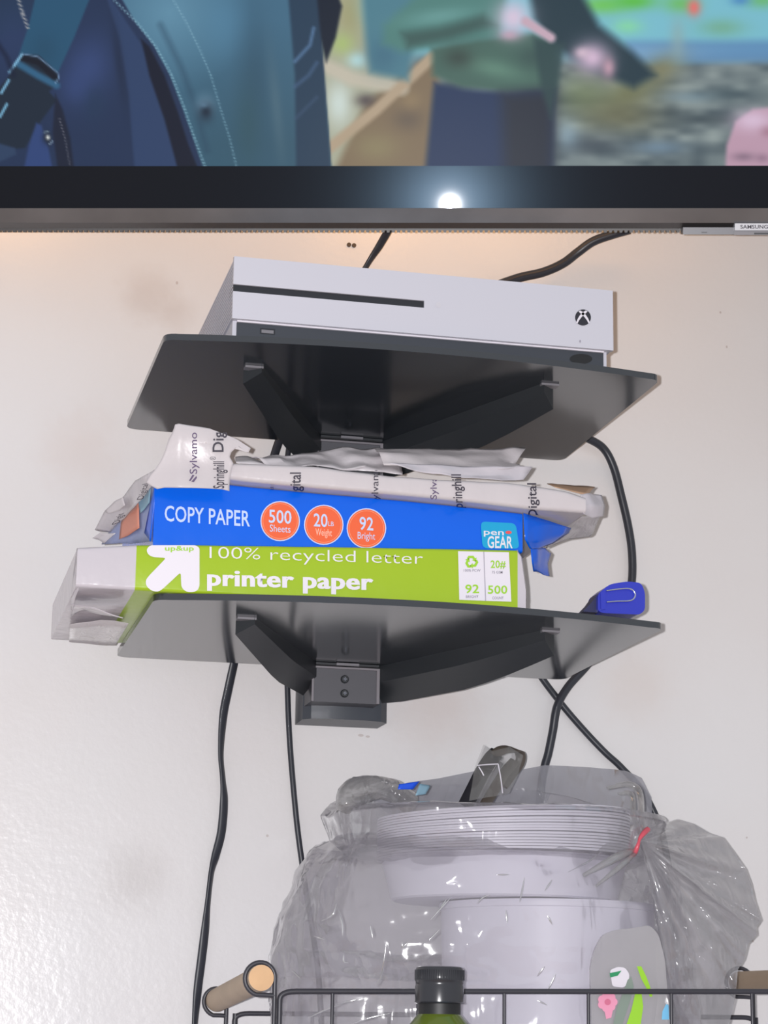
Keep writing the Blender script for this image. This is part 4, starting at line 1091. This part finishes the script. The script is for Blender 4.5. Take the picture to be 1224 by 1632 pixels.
# upper bag: clear plastic round the upper plates, tied at the right
ub = thing('plastic_bag', 'clear plastic bag of foam plates tied with a red twist tie, upper of the two', 'plastic bag', (PCX, PCY, zb1))
yF, yB = PCY-0.1015-0.0085, -0.010
def Zf(py): return P(800, py, yF).z
rg = [(Zc(1382), X(620, 1362), X(1000, 1362), yF+0.02, yB-0.02, 0.010),
      (Zc(1373), X(570, 1354), X(1018, 1354), yF-0.001, yB-0.005, 0.008),
      (Zc(1347), X(538, 1338), X(1026, 1338), yF-0.001, yB, 0.004),
      (Zc(1315), X(527, 1315), X(1036, 1315), yF, yB, 0.006),
      (Zf(1290), X(526, 1290), X(1040, 1290), yF, yB, 0.020),
      (Zf(1281), X(534, 1276), X(1040, 1276), yF+0.003, yB, 0.030),
      (Zf(1278), X(552, 1266), X(1032, 1262), yF+0.010, yB, 0.036),
      (Zf(1278), X(580, 1266), X(1016, 1262), yF+0.028, yB-0.01, 0.036)]
bag('bag_body', rg, M['film'], ub, amp=0.0034, f=16, seed=2.0)
# curled roll of film at the upper left corner
pts = [P(x, y, Y) for x, y, Y in ((548, 1292, -.17), (556, 1272, -.165), (575, 1262, -.15), (600, 1258, -.14), (628, 1264, -.12), (650, 1280, -.10))]
bm = bmesh.new(); bm_tube(bm, spline(pts, 6), [0.006+0.0055*math.sin(min(1, i/18)*math.pi*0.8) for i in range(31)], seg=16)
for v in bm.verts: v.co += Vector((0, 0, crease(v.co, 40, 0.002, 4)))
from_bm('rolled_edge', bm, M['film_thin'], ub, 70)
# slack film over the back, standing up behind the plates
def back_fn(u, v):
    top = interp(560+u*480, [(560, 1290), (600, 1262), (650, 1247), (700, 1240), (760, 1228), (820, 1228), (870, 1219), (940, 1222), (1000, 1228), (1026, 1240), (1040, 1270)])
    px = 560+u*480; py = top+(1330-top)*v
    p = P(px, py, -0.010-(0.05*math.sin(u*math.pi)*0.3+0.06*0.25)*(1-v))
    p.y += crease(p, 26, 0.004, 6); p.y = min(p.y, -0.004); return p
sheet('back_film', back_fn, 90, 16, film('cloudy_bag_film', (176, 176, 184), 0.68), ub, 70, None)
patch('blue_label', [[(636, 1250, -.172), (669, 1245, -.168)], [(634, 1258, -.173), (658, 1258, -.169)]], M['blue_print'], ub)
patch('faded_label', [[(669, 1249, -.165), (686, 1252, -.160)], [(662, 1268, -.168), (678, 1266, -.164)]], M['teal_pale'], ub, amp=0.001)
# gathered creases at the tie, then the tail fanning out to the right
for (pts, r) in (([(968, 1256, -.16), (1000, 1250, -.155), (1018, 1262, -.16), (1022, 1300, -.19), (1026, 1330, -.205)], 0.0030), ([(985, 1265, -.17), (1006, 1266, -.17), (1010, 1300, -.19), (1020, 1332, -.208)], 0.0024), ([(930, 1395, -.232), (985, 1365, -.225), (1014, 1352, -.21)], 0.0034), ([(950, 1412, -.232), (992, 1378, -.225), (1016, 1356, -.21)], 0.0022)):
    q = spline([P(*p) for p in pts], 8)
    bm = bmesh.new(); bm_tube(bm, q, [r*(0.35+0.65*math.sin(math.pi*min(0.95, max(0.05, i/(len(q)-1))))) for i in range(len(q))], seg=10)
    from_bm('gather_fold', bm, M['film_thin'], ub, 70)
tie = [(1032, 1322, -.207), (1026, 1328, -.212), (1020, 1336, -.214), (1017, 1346, -.215), (1013, 1356, -.213), (1008, 1362, -.208)]
bm = bmesh.new(); bm_tube(bm, spline([P(*p) for p in tie], 6), [0.0011+0.0012*abs(math.cos(i/30*math.pi)) for i in range(31)], seg=10)
from_bm('twist_tie', bm, M['red_tie'], ub, 50)
outl = [(1030, 1322), (1052, 1313), (1080, 1305), (1104, 1312), (1130, 1327), (1152, 1334), (1170, 1358), (1188, 1384), (1197, 1408), (1203, 1436), (1213, 1466), (1205, 1478), (1206, 1490), (1192, 1504), (1186, 1528), (1176, 1546), (1172, 1590), (1160, 1640), (1120, 1650), (1085, 1640), (1070, 1570), (1064, 1500), (1052, 1430), (1036, 1376), (1022, 1352)]
def tail_fn(back):
    def fn(u, v):
        k = v*(len(outl)-1); i = min(int(k), len(outl)-2); a = k-i
        ex = outl[i][0]*(1-a)+outl[i+1][0]*a; ey = outl[i][1]*(1-a)+outl[i+1][1]*a
        px = 1022+(ex-1022)*u; py = 1341+(ey-1341)*u
        bul = math.sin(math.pi*min(1, u**0.8))*0.034*math.sin(math.pi*max(0.03, min(.97, v)))
        y = -0.205+0.06*u*(1-v)+(bul if back else -bul)*0.9
        y += (0.0055*math.sin(v*34+u*3)*math.sin(math.pi*u**0.7)+0.003*math.sin(v*71+2+back))*min(1, u*3)
        p = P(px, py, min(y, -0.008)); p.y += crease(p, 30, 0.005, 8+back)*math.sin(math.pi*u)
        p.y = max(p.y, -0.229 if py > 1560 else -0.26); return p
    return fn
tailo = sheet('bag_tail', tail_fn(0), 46, 120, M['film_tail'], ub, 70, None)
sheet('bag_tail', tail_fn(1), 46, 120, M['film_tail'], ub, 70, None)
adopt(ub)

# lower bag standing in the basket
lb = thing('plastic_bag', 'large crumpled clear plastic bag around the lower plates in the basket', 'plastic bag', (PCX, PCY, zb))
yF2 = PCY-0.1065
yI = PCY-0.099
rg = [(zb+0.003, X(462, 1640), X(1085, 1640), yI, -0.046, 0), (TZ+0.1, X(450, 1640), X(1090, 1640), yI, -0.046, 0),
      (Zc(1640), X(440, 1640), X(1094, 1640), yI, -0.044, 0), (Zc(1590), X(444, 1580), X(1086, 1580), yI-0.001, -0.042, 0), (Zc(1566), X(444, 1560), X(1080, 1560), yI-0.003, -0.040, 0),
      (Zc(1520), X(448, 1520), X(1070, 1520), yF2-0.001, -0.02, 0), (Zc(1470), X(458, 1470), X(1062, 1470), yF2, yB, 0),
      (Zc(1430), X(474, 1430), X(1056, 1430), yF2+0.002, yB, 0), (Zc(1400), X(486, 1400), X(1050, 1400), yF2+0.005, yB, 0),
      (Zc(1376), X(506, 1376), X(1042, 1376), yF2+0.01, yB, 0), (Zc(1358), X(530, 1356), X(1030, 1356), yF2+0.018, yB, 0.0)]
lbody = bag('bag_body', rg, M['film'], lb, seg=190, amp=0.0075, f=13, seed=5.5, per=10)
from mathutils.bvhtree import BVHTree
pass
def folds(body, lines, parent, r=0.0007):
    # narrow folds proud of the film, pale ridges added as its highlight streaks
    body.data.update(); bv = BVHTree.FromPolygons([v.co[:] for v in body.data.vertices], [p.vertices[:] for p in body.data.polygons])
    bm = bmesh.new()
    for ln in lines:
        pts = []
        for (x, y) in ln:
            d = Vector(ray(x, y)).normalized(); h = bv.ray_cast(Vector(CAM), d)
            if h[0] is not None: pts.append(h[0]-d*0.0002)
        if len(pts) < 2: continue
        q = spline(pts, 7)
        bm_tube(bm, q, [r*(0.15+0.85*math.sin(math.pi*i/(len(q)-1))) for i in range(len(q))], seg=8)
    return tag(from_bm('glint_folds', bm, M['fold'], parent, 70), kind='stuff')
folds(lbody, [[(536, 1440), (530, 1458), (512, 1468)], [(537, 1442), (545, 1470), (546, 1492)], [(548, 1520), (548, 1532), (556, 1535)], [(590, 1475), (594, 1495)], [(616, 1500), (612, 1530), (606, 1560), (596, 1572)], [(719, 1430), (704, 1446), (686, 1466)], [(712, 1432), (700, 1450)],
              [(640, 1512), (652, 1500)], [(641, 1500), (641, 1512)], [(700, 1482), (690, 1492), (684, 1498)], [(492, 1622), (518, 1610), (545, 1600)], [(530, 1602), (555, 1596), (580, 1590)], [(560, 1632), (590, 1622), (622, 1615)], [(836, 1398), (832, 1420), (828, 1438)], [(880, 1402), (868, 1420)], [(790, 1394), (812, 1394)],
              [(760, 1440), (770, 1430), (782, 1426)], [(872, 1458), (880, 1474)], [(806, 1450), (808, 1470)], [(868, 1540), (856, 1556)], [(886, 1552), (872, 1580)], [(856, 1594), (872, 1602)], [(905, 1390), (940, 1372), (960, 1356)], [(500, 1492), (520, 1498)], [(465, 1546), (480, 1560)]], lb)
adopt(lb)

# ------------------------------------------------------------------ black utensil bent over in a clear wrapper
ut = thing('utensil', 'black bent plastic utensil in clear wrap lying on the topmost plate', 'utensil', P(770, 1276, -0.10))
def strap(name, pts, w_, m, par):
    q = spline([P(*p) for p in pts], 8)
    bm = bmesh.new(); bm_tube(bm, q, w_, seg=14, flat=((1, 0, -0.35), 0.0016)); return from_bm(name, bm, m, par, 50)
uy = -0.135
M['ut'] = mat('black_utensil_plastic', (44, 43, 48), 0.3); M['ut2'] = mat('dark_brown_plastic', (84, 76, 70), 0.35)
strap('handle', [(742, 1284, uy-0.01), (756, 1256, uy), (768, 1232, uy+0.006), (782, 1210, uy+0.012), (792, 1200, uy+0.016)], 0.0062, M['ut'], ut)
strap('handle', [(772, 1284, uy), (788, 1258, uy+0.008), (804, 1232, uy+0.016), (820, 1214, uy+0.022)], 0.0044, M['ut2'], ut)
strap('hinge', [(778, 1220, uy+0.012), (788, 1203, uy+0.014), (802, 1195, uy+0.016), (818, 1195, uy+0.02), (829, 1202, uy+0.024), (828, 1216, uy+0.026), (814, 1236, uy+0.024), (802, 1252, uy+0.02)], 0.0042, M['ut2'], ut)
strap('spine', [(762, 1284, uy+0.004), (776, 1258, uy+0.01), (788, 1234, uy+0.014), (798, 1216, uy+0.018)], 0.0022, M['grey_plastic'], ut)
patch('clear_wrap', [[(757, 1222, uy-.006), (771, 1185, uy), (785, 1195, uy), (812, 1190, uy+.004), (834, 1206, uy+.01)], [(755, 1236, uy-.008), (775, 1219, uy-.006), (795, 1217, uy-.004), (815, 1225, uy), (826, 1232, uy+.006)], [(748, 1276, uy-.014), (770, 1274, uy-.010), (788, 1270, uy-.006), (800, 1266, uy-.004), (812, 1262, uy)]], M['film_thin'], ut, amp=0.003, sub=6, thick=0)
for pts in ([(760, 1220, uy-.010), (776, 1218.5, uy-.010), (794, 1217.5, uy-.010)], [(763, 1222, uy-.010), (768, 1230, uy-.011), (771, 1236, uy-.011)], [(794, 1218, uy-.010), (798, 1240, uy-.009), (801, 1264, uy-.008)]):
    tube('wrap_glint', spline([P(*p) for p in pts], 4), 0.0005, M['white_print'], ut, seg=6)  # white lines standing in for glints on the folded wrap
adopt(ut)

# ------------------------------------------------------------------ printed pouch in front of the right side of the lower bag
folds(tailo, [[(1068, 1405), (1070, 1420)], [(1092, 1412), (1110, 1440), (1136, 1478)], [(1085, 1432), (1098, 1440), (1118, 1464)], [(1066, 1405), (1084, 1408)], [(1114, 1388), (1130, 1412), (1150, 1436)], [(1120, 1412), (1134, 1418)], [(1162, 1386), (1160, 1410)], [(1172, 1455), (1173, 1480)], [(1080, 1352), (1086, 1362)], [(1092, 1354), (1096, 1358)], [(1114, 1356), (1126, 1374)], [(1070, 1366), (1074, 1372)], [(1044, 1394), (1040, 1406)], [(1134, 1530), (1124, 1556), (1116, 1570)], [(1108, 1586), (1110, 1610), (1108, 1622)], [(1150, 1560), (1160, 1568)], [(1110, 1540), (1104, 1548)], [(1100, 1484), (1103, 1494)]], ub)
po = thing('printed_pouch', 'grey plastic pouch printed with a pink flower and green marks in the basket', 'pouch', (0.60, -0.215, zb))
PYP = -0.2315
SP = lambda px, py: P(px, py, PYP-0.0008)+Vector((0, 0.00001*max(0, px-1010)**2*0.02, 0)); SP2 = lambda px, py: SP(px, py)+Vector((0, -0.0008, 0))
def SPk(k): return lambda px, py: SP(px, py)+Vector((0, -0.00005*k, 0))
po_out = [(943, 1640), (941, 1540), (948, 1512), (960, 1490), (980, 1482), (1010, 1479), (1036, 1474), (1050, 1490), (1060, 1530), (1064, 1580), (1068, 1640), (1068, 1900), (943, 1900)]
a_ = [P(x, y, PYP) for x, y in rnd_poly(po_out, 8, 3)]
bm = bmesh.new(); va = [bm.verts.new(p) for p in a_]; vb = [bm.verts.new((p.x, p.y+0.0035, p.z)) for p in a_]
n = len(va)
for v in va+vb: v.co.z = max(v.co.z, zb+0.003)
bm.faces.new(va); bm.faces.new(vb[::-1])
for i in range(n): bm.faces.new((va[i], va[(i+1) % n], vb[(i+1) % n], vb[i]))
from_bm('pouch_film', bm, film('frosted_pouch', (206, 203, 205), 0.5), po)
decal('white_mark', rnd_poly([(972, 1546), (984, 1541), (996, 1542), (1003, 1552), (1002, 1566), (994, 1574), (976, 1572)], 4), SP, M['white_print'], po)
decal('green_mark', [(971, 1551), (990, 1547), (984, 1555), (972, 1558)], SP2, M['deep_green'], po)
decal('leaf', [(975, 1640), (984, 1604), (994, 1580), (1000, 1562), (1006, 1556), (1010, 1572), (1004, 1596), (996, 1620), (990, 1640)], SPk(2), M['olive_grey'], po)
decal('green_band', [(996, 1640), (1006, 1610), (1012, 1584), (1022, 1580), (1025, 1604), (1020, 1640)], SPk(4), M['lime'], po)
decal('green_stem', [(1015, 1540), (1022, 1540), (1030, 1556), (1036, 1572), (1040, 1588), (1036, 1589), (1030, 1574), (1022, 1560)], SP, M['lime'], po)
for k in range(7):
    a = k*2*math.pi/7; decal('petal', circ(968+9.5*math.cos(a), 1597+9.5*math.sin(a), 6.6), SPk(k+6), M['pink'], po)
decal('flower_heart', circ(968, 1597, 5), SP2, mat('deep_pink_print', (206, 110, 140), 0.4), po)
decal('petal', [(962, 1606), (978, 1604), (974, 1622), (966, 1624)], SPk(5), M['pink'], po)
decal('blue_mark', [(1056, 1612), (1062, 1600), (1066, 1602), (1067, 1625), (1055, 1625)], SP, M['sky_print'], po)
adopt(po)

# ------------------------------------------------------------------ bottle in front of the basket
by_ = -0.305; bcx = P(700.5, 1570, by_).x; zc1 = P(700, 1540.5, by_).z; zc2 = P(700, 1598.5, by_).z
k_ = abs(P(800, 1570, by_).x-P(700, 1570, by_).x)/100
bo = thing('bottle', 'green glass bottle with a black screw cap in front of the basket', 'bottle', (bcx, by_, TZ))
R1 = 38.2*k_
lathe('cap', [(0.0, 0.0), (R1*0.80, 0.0), (R1*0.93, -0.0006), (R1*0.965, -0.0022), (R1*0.985, -0.0072), (R1*0.985, -0.0100), (R1*0.965, -0.0105), (R1*0.965, -0.0128), (R1*0.985, -0.014), (R1*0.985, (zc2-zc1)*0.97), (R1*1.03, (zc2-zc1)), (R1*0.9, (zc2-zc1)-0.0006)], (bcx, by_, zc1), M['black_plastic'], bo, cap=False)
bm = bmesh.new()
for k in range(64):
    a = 2*math.pi*k/64; c, s = math.cos(a), math.sin(a); r = R1*0.985
    bm_tube(bm, [(bcx+r*c, by_+r*s, zc1-0.0024), (bcx+r*c, by_+r*s, zc1-0.0094)], 0.00042, seg=6)
tag(from_bm('cap_ribs', bm, M['black_plastic'], bo, 50), kind='stuff')
zn = zc2-zc1
lathe('neck', [(R1*0.86, zn+0.001), (R1*0.86, zn-0.009), (R1*0.84, zn-0.0092)], (bcx, by_, zc1), M['matte_black'], bo, cap=False)
lathe('bottle_body', [(R1*0.80, zn), (R1*0.82, zn-0.0070), (R1*1.0, zn-0.0105), (R1*1.25, zn-0.016), (R1*1.75, zn-0.030), (R1*2.0, zn-0.046), (R1*2.05, zn-0.07), (R1*2.05, TZ+0.004-zc1), (R1*1.95, TZ+0.0003-zc1), (0.0, TZ+0.0003-zc1)], (bcx, by_, zc1), M['bottle'], bo, cap=False)
adopt(bo)
